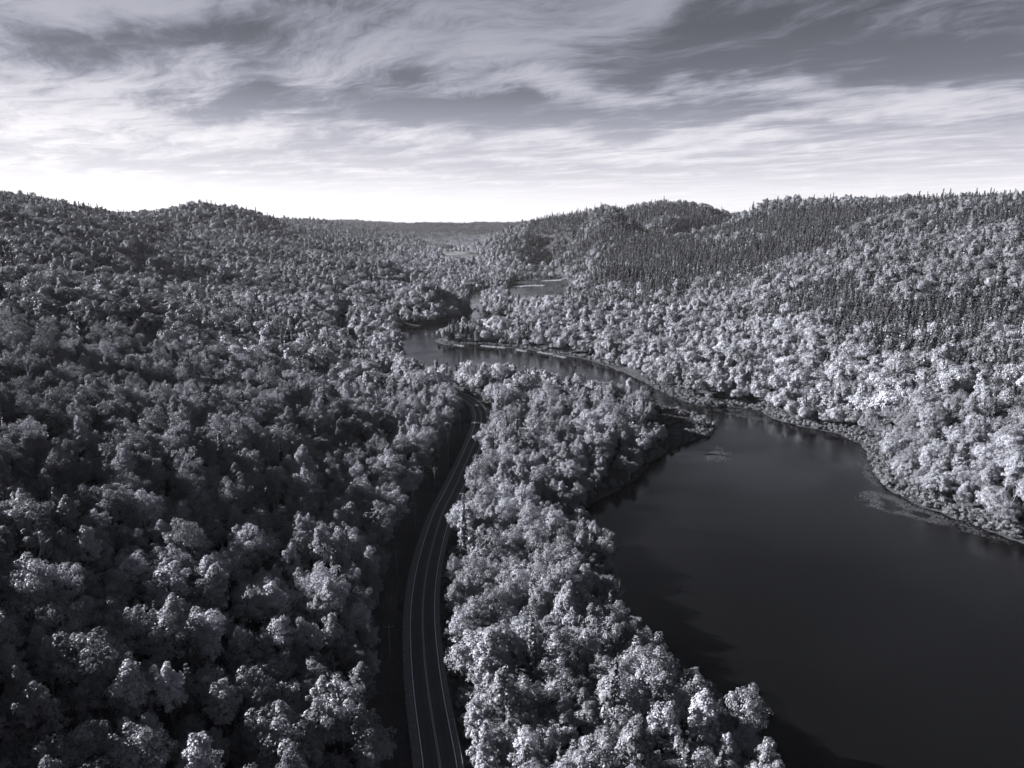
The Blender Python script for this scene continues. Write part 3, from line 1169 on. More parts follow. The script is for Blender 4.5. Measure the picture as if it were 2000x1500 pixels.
hero((361, 1284), 'c', 0, 0.95, 16.0, "single thin pointed spire conifer rising from the shaded slope near the bottom edge")
hero((515, 1196), 'c', 2, 0.72, 12.0, "sunlit cone-shaped conifer tip alone among dark broadleaf crowns on the near slope")
hero((447, 1280), 'c', 3, 0.6, 10.0, "short pointed conifer beside the tall spire on the shaded near slope")
hero((430, 1325), 'b', 8, 1.05, 15.0, "tall pale-topped broadleaf tree leaning out at the foot of the shaded near slope")
hero((52, 1062), 'n', 2, 1.05, 11.0, "leafless feathery tree at the photo's left edge above sunlit crowns")
hero((1137, 1010), 'n', 1, 0.9, 10.0, "pale leafless tree at the lake edge of the wooded point, farther one")
hero((1212, 1150), 'n', 0, 0.95, 10.0, "pale leafless tree with forked top above the shadow at the lake edge")
hero((1214, 1172), 'n', 3, 0.7, 8.0, "slim white leafless stem just below the forked pale tree by the lake")
hero((1318, 1338), 'n', 1, 0.75, 9.0, "white bare stem among low crowns near the lake side bottom")
hero((521, 690), 'n', 0, 1.0, 10.5, "pale leafless tree standing alone on the middle of the wide hillside")
hero((168, 676), 'n', 2, 1.1, 11.5, "grey feathery leafless tree on the upper wide hillside")
hero((52, 715), 'n', 3, 1.2, 13.0, "grey leafless tree near the photo's left edge on the wide hillside")
hero((1576, 762), 'c', 3, 1.0, 18.0, "dark broad conifer of the shore pair across the lake, on the upstream side", group=None)
hero((1592, 770), 'c', 4, 0.95, 17.0, "dark ragged conifer of the shore pair across the lake, on the downstream side")
hero((1547, 736), 'n', 3, 1.25, 14.0, "tall white dead snag behind the dark conifer pair across the lake")
hero((1960, 938), 'n', 3, 1.1, 13.0, "white leaning birch stem near the photo's right edge on the far bank")
hero((1977, 940), 'n', 1, 1.1, 12.0, "forked white birch stems near the photo's right edge on the far bank")
hero((1982, 966), 'n', 3, 0.8, 9.0, "shorter broken white birch stem beside the forked birch on the far bank")
hero((970, 824), 'c', 1, 0.75, 13.5, "dark spire conifer by the road bend, hillside one of two")
hero((983, 826), 'c', 5, 0.72, 13.0, "dark spire conifer by the road bend, lake side one of two")
for k, (px, py) in enumerate(((878, 666.5), (885, 667), (895, 667.5), (904, 667), (914, 668))):
    hero_at((px, py), 'c', (0, 1, 5, 0, 2)[k], (1.22, 1.3, 1.18, 1.34, 1.2)[k], ("first", "second", "third", "fourth", "fifth")[k] + " pointed conifer from the tip of the small wooded spit", group="conifers on the small wooded spit")
hero_at((866, 666), 'b', 7, 0.6, "small bright broadleaf tree at the very tip of the wooded spit")
for k, (px, py, v, s) in enumerate(((153, 393, 4, 1.5), (163, 392, 2, 1.6), (177, 399, 4, 1.3), (186, 402, 3, 1.4))):
    hero((px, py), 'c', v, s, 16.5 * s, ("first", "second", "third", "last")[k] + " tall pine standing out on the left ridge skyline", group="tall pines on the ridge skyline")
HX = np.array([(h[0], h[1]) for h in HERO])
keep = np.ones(len(T), bool)
for i, h in enumerate(HERO):
    rr = 3.6 if h[2] != 'n' else 3.0
    keep &= np.hypot(T[:, 0] - h[0], T[:, 1] - h[1]) > rr
T = T[keep]

# which trees show largest in the frame: those become objects of their own
px, py, dep = project(T[:, 0], T[:, 1], T[:, 2] + 10 * T[:, 3])
inframe = (px > -25) & (px < 2025) & (py > 330) & (py < 1530)
order = np.argsort(dep)
vis_near = los(T[:, 0], T[:, 1], T[:, 2] + 12 * T[:, 3], clear=3.0)
single = np.zeros(len(T), bool)
NB, NC = 285, 240
for spc, N in ((0, NB), (1, NC)):
    c = [i for i in order if T[i, 5] == spc and inframe[i] and vis_near[i] and T[i, 6] < 2][:N]
    single[c] = True


# ------------------------------------------------------------------ forest of instances
def forest(name, rows, stock, nvar, label, tall=1.0):
    me = new_mesh(name, rows[:, :3], np.zeros((0, 4), int))
    me.attributes.new("tree_scale", 'FLOAT_VECTOR', 'POINT').data.foreach_set("vector", np.stack([rows[:, 3] * rng.uniform(0.9, 1.12, len(rows)), rows[:, 3] * rng.uniform(0.9, 1.12, len(rows)), rows[:, 3] * tall * rng.uniform(0.85, 1.15, len(rows))], 1).astype(np.float32).ravel())
    tilt = rng.normal(0, 0.05, (len(rows), 2))
    me.attributes.new("tree_turn", 'FLOAT_VECTOR', 'POINT').data.foreach_set("vector", np.c_[tilt, rows[:, 4]].astype(np.float32).ravel())
    pick = rng.integers(0, nvar, len(rows))
    if name == "far_forest":      # far stands: evergreen and broadleaf by the patch
        ever = fbm(rows[:, 0], rows[:, 1], 420.0, 3, 71) + rng.normal(0, 0.16, len(rows)) + np.clip((rows[:, 1] - 5000) / 1500, -0.35, 0.4) > -0.02
        pick = (pick // 2) * 2 + ever
    me.attributes.new("tree_pick", 'INT', 'POINT').data.foreach_set("value", pick.astype(np.int32))
    o = obj(name, me)
    tag(o, label, None, kind='stuff')
    ng = bpy.data.node_groups.new(name, 'GeometryNodeTree')
    ng.interface.new_socket("Geometry", in_out='INPUT', socket_type='NodeSocketGeometry')
    ng.interface.new_socket("Geometry", in_out='OUTPUT', socket_type='NodeSocketGeometry')
    N = ng.nodes
    gi, go = N.new('NodeGroupInput'), N.new('NodeGroupOutput')
    ci = N.new('GeometryNodeCollectionInfo')
    ci.inputs['Collection'].default_value = stock
    ci.inputs['Separate Children'].default_value = True
    ci.inputs['Reset Children'].default_value = True
    ip = N.new('GeometryNodeInstanceOnPoints')
    ip.inputs['Pick Instance'].default_value = True

    def attr(nm, dt):
        a = N.new('GeometryNodeInputNamedAttribute')
        a.data_type = dt
        a.inputs['Name'].default_value = nm
        return a.outputs['Attribute']
    L = ng.links.new
    L(gi.outputs[0], ip.inputs['Points'])
    L(ci.outputs[0], ip.inputs['Instance'])
    L(attr("tree_pick", 'INT'), ip.inputs['Instance Index'])
    L(attr("tree_turn", 'FLOAT_VECTOR'), ip.inputs['Rotation'])
    L(attr("tree_scale", 'FLOAT_VECTOR'), ip.inputs['Scale'])
    L(ip.outputs[0], go.inputs[0])
    md = o.modifiers.new("forest", 'NODES')
    md.node_group = ng
    return o


R_ = T[~single]
is_c = R_[:, 5] == 1
cls = R_[:, 6]
forest("near_broadleaf_forest", R_[~is_c & (cls == 0)], SRC_B, 10, "dense pale broadleaf wood on the slopes and shores close to the road", tall=1.15)
forest("broadleaf_forest", R_[~is_c & (cls == 1)], SRC_BM, 10, "continuous broadleaf forest covering the hillsides on both sides of the valley", tall=1.15)
forest("conifer_forest", R_[is_c & (cls < 2)], SRC_C, 6, "dark pointed conifers mixed through the forest on the hills", tall=1.15)
forest("far_forest", R_[cls == 2], SRC_S, 4, "distant forest blanket on the far hills at the horizon")

# ------------------------------------------------------------------ poles and wires along the road
pole_px = [(917, 818), (899, 852), (876, 905), (849, 957), (812, 1032), (776, 1132), (762, 1290)]
POLES = []
for px_, py_ in pole_px:
    x, y = at(px_, py_, 5.0)
    POLES.append((x, y, float(gsample(np.array([x]), np.array([y]))[0])))
PH = 10.5
dirs = []
for i in range(len(POLES)):
    a, b = POLES[max(i - 1, 0)], POLES[min(i + 1, len(POLES) - 1)]
    dirs.append(math.atan2(b[1] - a[1], b[0] - a[0]))
ordn = ["farthest utility pole at the inside of the road bend", "second utility pole from the road bend", "third utility pole from the road bend, beside bright crowns",
        "fourth utility pole from the road bend, midway along the verge", "fifth utility pole from the road bend, where the road straightens", "second nearest utility pole, in the shaded gap beside the road",
        "nearest utility pole, half hidden in the dark verge"]
for i, (x, y, z) in enumerate(POLES):
    e = obj("utility_pole", None, loc=(x, y, z))
    tag(e, ordn[i], "utility pole", "wooden utility poles along the road")
    g = Geo()
    g.tube([(0, 0, -0.8), (0, 0, 5), (0, 0, PH)], [0.17, 0.14, 0.11], 8)
    obj("pole", g.mesh("pole", [M_WOOD], True), e)
    rot = dirs[i] + pi / 2
    g = Geo()
    g.box((0, 0.0, PH - 0.55), (2.6, 0.12, 0.14), rot)
    g.box((0.16 * cos(rot), 0.16 * sin(rot), PH - 0.95), (0.05, 0.05, 0.9), rot)
    obj("crossarm", g.mesh("crossarm", [M_WOOD]), e)
    for s in (-1.2, 0.0, 1.2):
        g = Geo()
        g.tube([(s * cos(rot), s * sin(rot), PH - 0.48 if s else PH), (s * cos(rot), s * sin(rot), PH - 0.25 if s else PH + 0.22)], [0.05, 0.07], 6)
        obj("insulator", g.mesh("insulator", [M_METAL]), e)
for s, lab in ((-1.2, "wire on the road side of the utility poles"), (0.0, "wire strung over the tops of the utility poles"), (1.2, "wire on the forest side of the utility poles")):
    g = Geo()
    for i in range(len(POLES) - 1):
        a, b = POLES[i], POLES[i + 1]
        ra, rb = dirs[i] + pi / 2, dirs[i + 1] + pi / 2
        h = -0.22 if s else 0.25
        p = np.array([a[0] + s * cos(ra), a[1] + s * sin(ra), a[2] + PH + h])
        q = np.array([b[0] + s * cos(rb), b[1] + s * sin(rb), b[2] + PH + h])
        tt = np.linspace(0, 1, 9)
        L = np.hypot(*(q - p)[:2])
        line = p[None] * (1 - tt)[:, None] + q[None] * tt[:, None]
        line[:, 2] -= 4 * tt * (1 - tt) * (0.012 * L)
        g.tube(line, [0.022] * 9, 4, cap=False)
    o = obj("overhead_wire", g.mesh("overhead_wire", [M_WIRE]))
    tag(o, "thin " + lab, "wire", "overhead wires along the road")

# guard rail by the lake side of the road at the bottom of the photo
ga = int(np.argmin(np.hypot(RL[:, 0] - at(870, 1500, ZR)[0], RL[:, 1] - at(870, 1500, ZR)[1]))) - 6
gb = int(np.argmin(np.abs(RL[:, 1] - at(880, 1405, ZR)[1])))
gl = RL[ga:gb] + RN[ga:gb] * (HW + 1.15)
e = obj("guard_rail", None, loc=(gl[0, 0], gl[0, 1], ZR))
tag(e, "short steel guard rail on the lake side of the road near the bottom edge", "guard rail")
g = Geo()
loc0 = np.array([gl[0, 0], gl[0, 1], 0])
rp = np.c_[gl, np.full(len(gl), 0.62)] - loc0
for dz, off in ((-0.11, 0.0), (0.0, 0.045), (0.11, 0.0)):
    rr = rp.copy()
    rr[:, :2] += RN[ga:gb] * off
    rr[:, 2] += dz
    g.tube(rr, [0.062] * len(rr), 5)
obj("rail", g.mesh("rail", [M_METAL]), e)
for i in range(0, len(gl), 2):
    g = Geo()
    c = rp[i].copy()
    c[:2] += RN[ga + i] * 0.14
    g.box((c[0], c[1], 0.26), (0.14, 0.14, 0.85), math.atan2(_tan[ga + i, 1], _tan[ga + i, 0]))
    obj("post", g.mesh("post", [M_WOOD]), e)


# ------------------------------------------------------------------ single trees
MARKS = []          # things a label can point from
for h_ in HERO:
    nm = {"single thin pointed spire conifer rising from the shaded slope near the bottom edge": "the thin spire conifer",
          "sunlit cone-shaped conifer tip alone among dark broadleaf crowns on the near slope": "the lone cone-shaped conifer",
          "tall pale-topped broadleaf tree leaning out at the foot of the shaded near slope": "the tall pale-topped tree",
          "leafless feathery tree at the photo's left edge above sunlit crowns": "the feathery leafless tree",
          "pale leafless tree at the lake edge of the wooded point, farther one": "the farther lakeside bare tree",
          "pale leafless tree with forked top above the shadow at the lake edge": "the forked lakeside bare tree",
          "white bare stem among low crowns near the lake side bottom": "the white bare stem",
          "pale leafless tree standing alone on the middle of the wide hillside": "the lone bare hillside tree",
          "grey feathery leafless tree on the upper wide hillside": "the upper grey bare tree",
          "grey leafless tree near the photo's left edge on the wide hillside": "the outermost bare hillside tree",
          "dark broad conifer of the shore pair across the lake, on the upstream side": "the dark shore conifer pair",
          "tall white dead snag behind the dark conifer pair across the lake": "the white dead snag",
          "forked white birch stems near the photo's right edge on the far bank": "the forked white birch",
          "dark spire conifer by the road bend, hillside one of two": "the twin spires by the bend",
          "third pointed conifer from the tip of the small wooded spit": "the wooded spit's conifers"}.get(h_[5])
    if nm:
        MARKS.append((h_[0], h_[1], nm))
for i_, (x_, y_, z_) in enumerate(POLES):
    MARKS.append((x_, y_, ("the farthest pole", "the second-farthest pole", "the third-farthest pole", "the middle pole", "the third-nearest pole", "the second-nearest pole", "the nearest pole")[i_]))
MARKS.append((float(gl[len(gl) // 2, 0]), float(gl[len(gl) // 2, 1]), "the guard rail"))
MARKS.append((*at(1330, 840, 1.0), "the grassy spit"))
MARKS.append((*at(930, 604, 1.0), "the rapids"))
MARKS.append((*at(1405, 886, 0.0), "the small lily patch"))
MARKS.append((*at(1455, 797, 0.0), "the bright reed strip"))
MARKS.append((*at(1700, 975, 0.0), "the big lily bed's tip"))
MARKS.append((*at(1850, 1010, 0.0), "the big lily bed"))
MARKS.append((*at(1260, 746, 0.0), "the narrows of the lake"))
MARKS.append((*at(941, 815, ZR), "the road bend"))
MARKS.append((*at(1388, 838, 0.0), "the tip of the grassy spit"))
MARKS.append((*at(1640, 847, 0.0), "the lily strip bay"))
MARKS.append((*at(1560, 832, 0.0), "the shore conifer pair"))
MARKS.append((*at(1940, 1040, 0.0), "the lily bed's far end"))
MARKS.append((*at(1060, 688, 0.0), "the longest bright reeds"))


def describe(x, y, spc, k, sc):
    d, s = seg_dist(np.array([x]), np.array([y]), ROAD)
    d, s = float(d[0]), float(s[0])
    sh = float(shore(np.array([x]), np.array([y]))[0])
    size = "large" if sc > 0.87 else ("small" if sc < 0.66 else "medium")
    if spc == 1:
        form = size + (" slim conifer" if k.narrow else " broad conifer")
    elif k.oval:
        form = size + " oval-crowned tree"
    else:
        form = size + " round-crowned tree"
    if spc == 0 and k.pale:
        form = form.replace("tree", "pale-trunked tree")
    mx, my, mn = min(MARKS, key=lambda q: math.hypot(x - q[0], y - q[1]))
    dx, dy = x - mx, y - my
    dd = math.hypot(dx, dy)
    how = "just" if dd < 11 else ("a little" if dd < 22 else ("some way" if dd < 42 else ("well" if dd < 75 else "far")))
    if dd > 75:
        how = "far"
    if abs(dy) > abs(dx) * 1.6:
        way = "beyond" if dy > 0 else "in front of"
    elif x > 0.25 * y and x > 90:
        way = "toward the water from" if dx < 0 else "uphill from"
    else:
        way = "hillward of" if dx < 0 else "lakeward of"
    if abs(dx) < 1.6 * abs(dy) < 1.6 * 1.6 * abs(dx):
        way += "," if False else ""
    if s < 0 and y < 520 and d < 260 and x < 20:
        if d < 22:
            w, g = "in the roadside row", "roadside trees on the hill side"
        else:
            w, g = "on the near slope", "trees on the shaded near slope"
    elif s > 0 and x < 125 and y < 520 and x > -60:
        w = "by the road" if d < 15 else ("at the lake edge" if sh < 9 else "in the wooded point")
        g = "trees on the wooded point between road and lake"
    elif x > 0:
        w, g = "at the far bank's edge" if sh < 16 else "on the far bank", "trees on the far bank"
    else:
        w, g = "on the wide hillside", "trees on the wide hillside"
    lab = "%s %s %s %s %s" % (form, w, how, way, mn)
    if len(lab.split()) > 16:
        lab = lab.replace("a little ", "near, ").replace("some way ", "").replace("well ", "").replace("just ", "")
        lab = lab.replace("in the wooded point", "on the point").replace("at the far bank's edge", "on the shore")
    lab = lab.replace("medium ", "", 1) if len(lab.split()) > 16 else lab
    lab = lab.replace("on the far bank ", "ashore, ").replace("on the wide hillside ", "on the hillside ") if len(lab.split()) > 16 else lab
    return lab, g


def plant(name, k, x, y, z, sc, rot, label, group, crown=True, cat="tree", tilt=(0, 0), sxy=1.0, tall=1.0):
    e = obj(name, None, loc=(x, y, z))
    e.rotation_euler = (tilt[0], tilt[1], rot)
    e.scale = (sc * sxy, sc * sxy, sc * tall)
    tag(e, label, cat, group)
    obj("trunk", k.trunk, e)
    if crown:
        obj("crown", k.crown, e)
    return e


for i in np.nonzero(single)[0]:
    x, y, z, sc, rot, spc, _c = T[i]
    if spc == 0:
        k = B_HI[int(rng.integers(0, 10))]
        lab, grp = describe(x, y, 0, k, sc)
        plant("broadleaf_tree", k, x, y, z, sc, rot, lab, grp + ", broadleaf", tilt=tuple(rng.normal(0, 0.04, 2)), sxy=rng.uniform(0.92, 1.1), tall=rng.uniform(1.02, 1.28))
    else:
        k = C_HI[int(rng.integers(0, 6))]
        lab, grp = describe(x, y, 1, k, sc)
        plant("conifer_tree", k, x, y, z, sc, rot, lab, grp + ", conifers", tilt=tuple(rng.normal(0, 0.03, 2)), tall=rng.uniform(1.0, 1.3))
for x, y, kd, var, sc, lab, cat, grp in HERO:
    z = float(gsample(np.array([x]), np.array([y]))[0]) - 0.2
    rot = random.uniform(0, 6.28)
    if kd == 'b':
        plant("broadleaf_tree", B_HI[var], x, y, z, sc, rot, lab, grp)
    elif kd == 'c':
        plant("conifer_tree", C_HI[var], x, y, z, sc, rot, lab, grp)
    else:
        plant("bare_tree", BARE[var], x, y, z, sc, rot, lab, grp, crown=False)

# ------------------------------------------------------------------ shrubs, reeds, lily pads
SHR = []
for i in range(5):
    R = rng.uniform(1.3, 1.9)
    v, f, cc = broadleaf(R, R * 1.7, 0.1, 420, 0.42, clumps=11)
    k = Kind()
    g = Geo()
    for p in cc[:5]:
        g.tube([(0, 0, -0.3), np.asarray(p) * 0.5, p], [0.06, 0.045, 0.02], 4, cap=False)
    k.crown, k.trunk = new_mesh("foliage", v, f, [M_SHRUB]), g.mesh("stem", [M_BARK])
    SHR.append(k)
cand = []
cx_, cy_ = scatter(150, 760, 2.5, -30, 40)
shc = shore(cx_, cy_)
far_bank = (cx_ > 0.2 * cy_) & (cx_ > 60) & (shc > -0.7) & (shc < 9)
isl = (cy_ > 560) & (cy_ < 760) & (cx_ > -70) & (shc > 0.8) & (shc < 5)
spit = (sdf(MEADOW, cx_, cy_) < 1) & (shc > 0.6) & (shc < 5.5)
sel = np.nonzero(far_bank | isl | spit)[0]
pxs, pys, dps = project(cx_[sel], cy_[sel], np.ones(len(sel)))
okf = (pxs > -10) & (pxs < 2010) & (pys < 1510)
sel = sel[okf]
pri = np.argsort(np.hypot(cx_[sel], cy_[sel]) - 250 * spit[sel])
rest = sel[pri][290:]
sel = sel[pri][:290]
zs = np.maximum(ground(cx_[sel], cy_[sel], shc[sel]), 0.0)


def near_mark(x, y):
    mx, my, mn = min(MARKS, key=lambda q: math.hypot(x - q[0], y - q[1]))
    dx, dy = x - mx, y - my
    dd = math.hypot(dx, dy)
    how = "just" if dd < 8 else ("a little" if dd < 16 else ("well" if dd < 34 else "far"))
    way = ("upstream" if dy > 0 else "downstream") if abs(dy) > abs(dx) else ("outward" if dx > 0 else "inward")
    return "%s %s of %s" % (how, way, mn)


for j, i in enumerate(sel):
    k = SHR[int(rng.integers(0, 5))]
    x, y = cx_[i], cy_[i]
    e = obj("shrub", None, loc=(x, y, zs[j] - 0.1))
    s = rng.uniform(0.6, 1.15)
    e.scale = (s, s, s * rng.uniform(0.8, 1.2))
    e.rotation_euler = (0, 0, rng.uniform(0, 6.28))
    sz = "low" if s < 0.78 else ("tall" if s > 1.0 else "rounded")
    wet = "at the water" if shc[i] < 2.5 else ("in the brush" if shc[i] < 6 else "against the trees")
    if spit[i]:
        lab, grp = "%s dark shrub %s, %s" % (sz, wet, near_mark(x, y)), "shrubs on the grassy spit"
    elif x > 0.2 * y and x > 60:
        lab, grp = "%s pale shrub %s, %s" % (sz, wet, near_mark(x, y)), "shrubs along the far bank"
    else:
        lab, grp = "%s shrub %s of the upper shore, %s" % (sz, wet, near_mark(x, y)), "shrubs along the upper shore"
    tag(e, lab, "shrub", grp)
    obj("stem", k.trunk, e)
    obj("foliage", k.crown, e)


SRC_SH = bpy.data.collections.new("shrub_stock")
for i, k in enumerate(SHR):
    obj("shrub_stock_%02d" % i, k.crown, coll=SRC_SH)
if len(rest):
    rz = np.maximum(ground(cx_[rest], cy_[rest], shc[rest]), 0.0) - 0.1
    forest("brushwood", np.stack([cx_[rest], cy_[rest], rz, rng.uniform(0.55, 1.1, len(rest)), rng.uniform(0, 6.28, len(rest))], 1), SRC_SH, 5, "low pale brush continuing along the far shore of the lake")
# undergrowth filling the forest edge by road and lake
ux, uy = scatter(100, 520, 3.4, -45, 40)
us = shore(ux, uy)
ud, uside = seg_dist(ux, uy, ROAD)
um = (us > 0.7) & (((ud > 6.2) & (ud < 14) & (uside > 0)) | ((ud > 12.5) & (ud < 17) & (uside < 0)) | ((us < 4) & (ux < 110)) | ((uy > 425) & (ud > 6) & (ud < 13))) & (sdf(MEADOW, ux, uy) > 1)
um &= rng.uniform(size=ux.shape) < 0.62
ux, uy, us = ux[um], uy[um], us[um]
forest("undergrowth", np.stack([ux, uy, ground(ux, uy, us) - 0.15, rng.uniform(0.5, 1.2, len(ux)), rng.uniform(0, 6.28, len(ux))], 1), SRC_SH, 5, "dark undergrowth along the forest edges beside road and lake")


def blades(x, y, z, per, h, w, m, name, label, lean=0.35):
    n = len(x) * per
    cx = np.repeat(x, per) + rng.normal(0, 0.35, n)
    cy = np.repeat(y, per) + rng.normal(0, 0.35, n)
    cz = np.repeat(z, per)
    a = rng.uniform(0, 6.283, n)
    hh = h * rng.uniform(0.55, 1.25, n)
    ln = rng.normal(0, lean, (n, 2)) * hh[:, None]
    base = np.stack([cx, cy, cz - 0.1], 1)
    side = np.stack([np.cos(a), np.sin(a), np.zeros(n)], 1) * (w * 0.5)
    tip = base + np.c_[ln, hh]
    mid = base + np.c_[ln * 0.35, hh * 0.6]
    v = np.stack([base - side, base + side, mid + side * 0.7, tip, mid - side * 0.7], 1).reshape(-1, 3)
    f = np.arange(n * 5).reshape(n, 5)
    o = obj(name, new_mesh(name, v, f, [m]))
    tag(o, label, None, kind='stuff')
    return o


# sedge along the banks
gx_, gy_ = scatter(120, 800, 1.9, -20, 42, 100)
s_ = shore(gx_, gy_)
fb = (gx_ > 0.18 * gy_) & (gx_ > 60)
m = ((s_ > -1.8 + 2.5 * fbm(gx_, gy_, 9.0, 3, 95)) & (s_ < 7) & fb) | ((sdf(MEADOW, gx_, gy_) < 2) & (s_ > -0.5)) | ((gy_ > 480) & (s_ > -1) & (s_ < 4) & (gx_ > -90))
gx_, gy_, s_ = gx_[m], gy_[m], s_[m]
blades(gx_, gy_, np.maximum(ground(gx_, gy_, s_), -0.05), 7, 0.8, 0.14, M_GRASS, "marsh_grass", "grey marsh grass fringing the lake banks and the low spit")
# rough grass on the road verges
vx, vy = scatter(110, 520, 1.3, -20, 8, 80)
vd, vs_ = seg_dist(vx, vy, ROAD)
m = (((vd > 5.0) & (vd < 13.5) & (vs_ < 0)) | ((vd > 4.6) & (vd < 9) & (vs_ > 0))) & (rng.uniform(size=vx.shape) < 0.5 + 0.8 * fbm(vx, vy, 7.0, 3, 98))
vx, vy = vx[m], vy[m]
blades(vx, vy, ground(vx, vy), 6, 0.6, 0.12, M_GRASS, "verge_grass", "rough grass and weeds on the verges beside the road", 0.4)
# bright dry reeds at the waterline
rx, ry = [], []
for (a, b) in (((866, 670), (906, 677)), ((938, 676), (985, 680)), ((1008, 683), (1026, 687)), ((1050, 688), (1078, 693)), ((1082, 695), (1105, 699)), ((1420, 794), (1490, 800)), ((1378, 825), (1396, 828)), ((945, 618), (1005, 622)), ((1005, 622), (1080, 630)), ((1000, 562), (1032, 559)), ((1030, 559), (1062, 560)), ((1000, 548), (1050, 548)), ((1062, 552), (1104, 549)), ((1030, 519), (1060, 518))):
    A, B = np.array(at(*a)), np.array(at(*b))
    L = np.hypot(*(B - A))
    n = int(L * 5)
    t = rng.uniform(0, 1, n)
    nrm = np.array([-(B - A)[1], (B - A)[0]]) / L
    off = rng.normal(0.3, 0.9 + 0.004 * max(A[1] - 700, 0), n)
    q = A[None] * (1 - t)[:, None] + B[None] * t[:, None] + nrm[None] * off[:, None]
    rx.append(q[:, 0])
    ry.append(q[:, 1])
rx, ry = np.concatenate(rx), np.concatenate(ry)
fr = ry > 1000
blades(rx[~fr], ry[~fr], np.maximum(ground(rx[~fr], ry[~fr]), 0.0), 6, 0.9, 0.2, M_DRY, "dry_reeds", "bright dry reeds in strips at the waterline of the far bank", 0.5)
blades(rx[fr], ry[fr], np.maximum(ground(rx[fr], ry[fr]), 0.0), 6, 1.6, 1.1, M_DRY, "far_reeds", "bright dry reeds in strips around the upper pool and marsh", 0.6)
# marsh beyond the upper pool
xm, ym = scatter(1100, 1700, 3.0, -3, 8, 1000)
q = sdf(MARSH, xm, ym) < 0
xm, ym = xm[q], ym[q]
if len(xm):
    blades(xm, ym, np.maximum(ground(xm, ym), 0), 5, 1.2, 0.7, M_GRASS, "far_marsh", "grey marsh grass beyond the upper pool", 0.5)


def pads(name, regions, label):
    C, Rr = [], []
    for (pts_, n) in regions:
        poly = np.array([at(*p) for p in pts_])
        lo, hi = poly.min(0), poly.max(0)
        x = rng.uniform(lo[0], hi[0], n * 4)
        y = rng.uniform(lo[1], hi[1], n * 4)
        s = sdf(poly, x, y)
        dens = np.clip(-s / 3.0, 0, 1) ** 1.2 * np.clip(0.50 + 1.6 * fbm(x, y, 6.0, 4, 90), 0, 1) * np.clip(1.15 - 0.75 * (x - lo[0]) / (hi[0] - lo[0]), 0.2, 1)
        k = (rng.uniform(size=x.shape) < dens) & (shore(x, y) < -0.4)
        C.append(np.stack([x[k], y[k]], 1)[:n])
    C = np.vstack(C)
    n = len(C)
    r = rng.uniform(0.14, 0.34, n)
    a0 = rng.uniform(0, 6.28, n)
    ang = a0[:, None] + np.arange(7)[None] * (2 * pi / 7)
    rad = r[:, None] * rng.uniform(0.85, 1.1, (n, 7))
    z = 0.012 + rng.uniform(0, 0.03, n)[:, None] + 0.02 * rng.normal(size=(n, 7)).clip(-0.4, 1)
    v = np.stack([C[:, 0:1] + rad * np.cos(ang), C[:, 1:2] + rad * np.sin(ang), z], 2).reshape(-1, 3)
    o = obj(name, new_mesh(name, v, np.arange(n * 7).reshape(n, 7), [M_PAD]))
    tag(o, label, None, kind='stuff')


pads("lily_pads", [
    ([(1664, 968), (1690, 955), (1740, 965), (1800, 990), (1900, 1027), (1985, 1060), (1930, 1052), (1860, 1035), (1790, 1016), (1720, 1000), (1680, 988)], 5200),
    ([(1668, 872), (1690, 872), (1702, 900), (1714, 932), (1730, 955), (1700, 950), (1680, 925), (1672, 895)], 2200),
    ([(1372, 880), (1400, 870), (1432, 882), (1442, 896), (1410, 904), (1374, 900)], 900),
    ([(1390, 800), (1450, 798), (1500, 812), (1520, 828), (1480, 822), (1420, 812)], 1200),
    ([(1250, 744), (1310, 774), (1370, 794), (1420, 797), (1410, 802), (1345, 786), (1280, 764)], 350),
    ([(800, 690), (840, 676), (862, 684), (850, 700), (820, 704)], 500),
], "floating lily pads in pale beds along the far bank")

# white water and boulders where the upper channel drops into the basin
wl = np.array([at(*p) for p in ((931, 597), (936, 608), (941, 618), (947, 629), (953, 639))])
n = 420
tt = rng.uniform(0, 1, n)
cxw = np.interp(tt, np.linspace(0, 1, 5), wl[:, 0]) + rng.normal(0, 1, n) * np.interp(tt, [0, 0.4, 1], [1.0, 2.2, 2.8])
cyw = np.interp(tt, np.linspace(0, 1, 5), wl[:, 1]) + rng.normal(0, 2.0, n)
ang = np.arange(7)[None] * (2 * pi / 7) + rng.uniform(0, 1, (n, 1))
rad = rng.uniform(0.25, 0.8, (n, 1)) * rng.uniform(0.6, 1.2, (n, 7))
wv = np.stack([cxw[:, None] + rad * np.cos(ang), cyw[:, None] + 2.0 * rad * np.sin(ang), 0.03 + rng.uniform(0, 0.12, (n, 1)) + 0 * rad], 2).reshape(-1, 3)
tag(obj("rapids", new_mesh("rapids", wv, np.arange(n * 7).reshape(n, 7), [M_FOAM])), "broken white water between the wooded spit and the upper channel", None, kind='stuff')
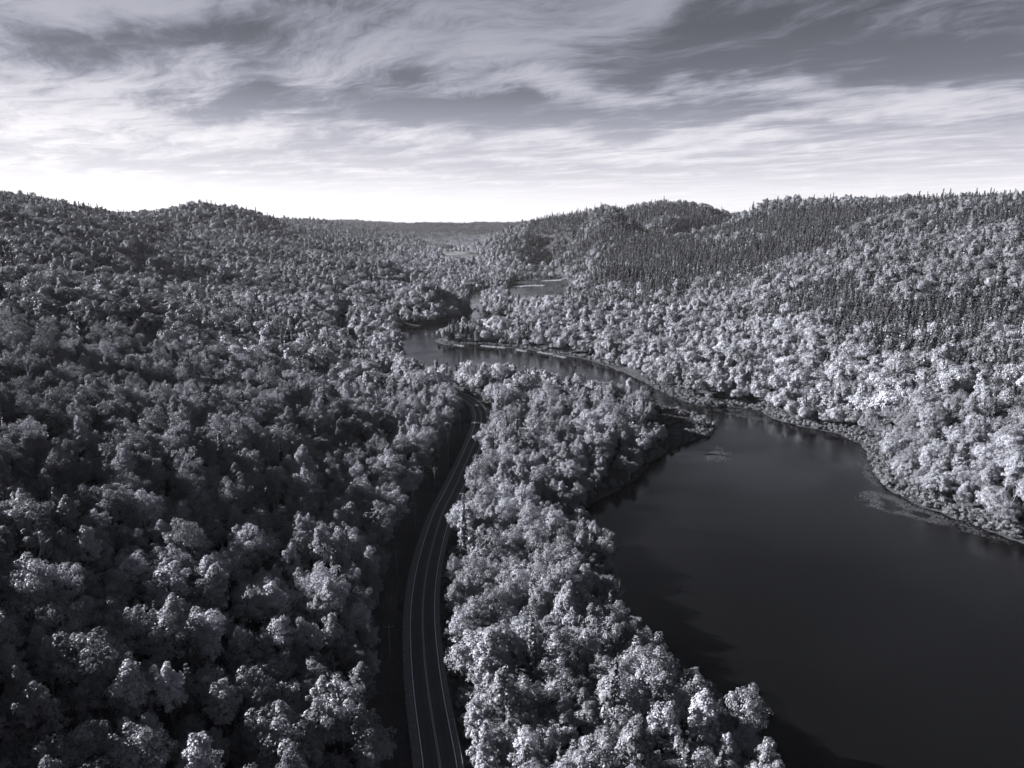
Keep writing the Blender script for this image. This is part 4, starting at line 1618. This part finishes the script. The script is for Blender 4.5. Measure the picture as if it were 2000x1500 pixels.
for j, (px_, py_, s) in enumerate(((928, 604, 1.6), (934, 607, 1.3), (923, 608, 1.0))):
    x, y = at(px_, py_)
    d = rdir(60)
    v = d * (1 + 0.18 * rng.normal(size=(60, 1))) * np.array([1.3, 1.0, 0.7]) * s
    import bmesh
    bm = bmesh.new()
    for p in v:
        bm.verts.new(p)
    r_ = bmesh.ops.convex_hull(bm, input=bm.verts)
    loose = [q for q in bm.verts if not q.link_faces]
    bmesh.ops.delete(bm, geom=loose, context='VERTS')
    me = bpy.data.meshes.new("boulder")
    bm.to_mesh(me)
    bm.free()
    me.materials.append(M_ROCK)
    tag(obj("boulder", me, loc=(x, y, 0.3)), ("largest pale boulder", "middle pale boulder", "smallest pale boulder")[j] + " at the head of the rapids", "boulder", "boulders at the rapids")

# like things that still share a label are told apart by their order from the camera
by = {}
for o in ROOT.objects:
    if o.parent is None and 'label' in o and 'category' in o:
        by.setdefault(o['label'], []).append(o)
ORD = ["nearest", "second nearest", "third nearest", "fourth nearest", "fifth nearest", "sixth nearest", "seventh nearest", "eighth nearest", "ninth nearest", "tenth nearest"]
for lab, os_ in by.items():
    if 1 < len(os_) <= 10:
        os_.sort(key=lambda o: o.location.x ** 2 + o.location.y ** 2)
        for w, o in zip(ORD, os_):
            l2 = lab + ", " + w
            if len(l2.split()) > 16:
                l2 = l2.replace("on the near slope ", "on slope ").replace("in the wooded point ", "on point ").replace("on the far bank ", "ashore ")
            if len(l2.split()) > 16:
                l2 = l2.replace("a little ", "").replace("some way ", "").replace("just ", "").replace("well ", "")
            if len(l2.split()) <= 16:
                o['label'] = l2

# ------------------------------------------------------------------ air
hz, g = mat("haze")
g.t.nodes.clear()
vol = g.n('ShaderNodeVolumePrincipled')
vol.inputs['Color'].default_value = (0.93, 0.94, 1.0, 1)
vol.inputs['Density'].default_value = 1.3e-5
vol.inputs['Anisotropy'].default_value = 0.1
out = g.n('ShaderNodeOutputMaterial')
g.t.links.new(vol.outputs[0], out.inputs['Volume'])
ztop = float(ZZ.max()) + 60
g = Geo()
g.box((0, 7700, (ztop - 4.0) / 2), (GX[-1] - GX[0] + 200, GY[-1] - GY[0] + 400, ztop + 4.0))
g.v[0][:, 1] += (GY[-1] + GY[0]) / 2 - 7700
tag(obj("haze", g.mesh("haze", [hz])), "thin pale haze hanging in the valley air", None, kind='stuff')
print("objects", len(bpy.data.objects))
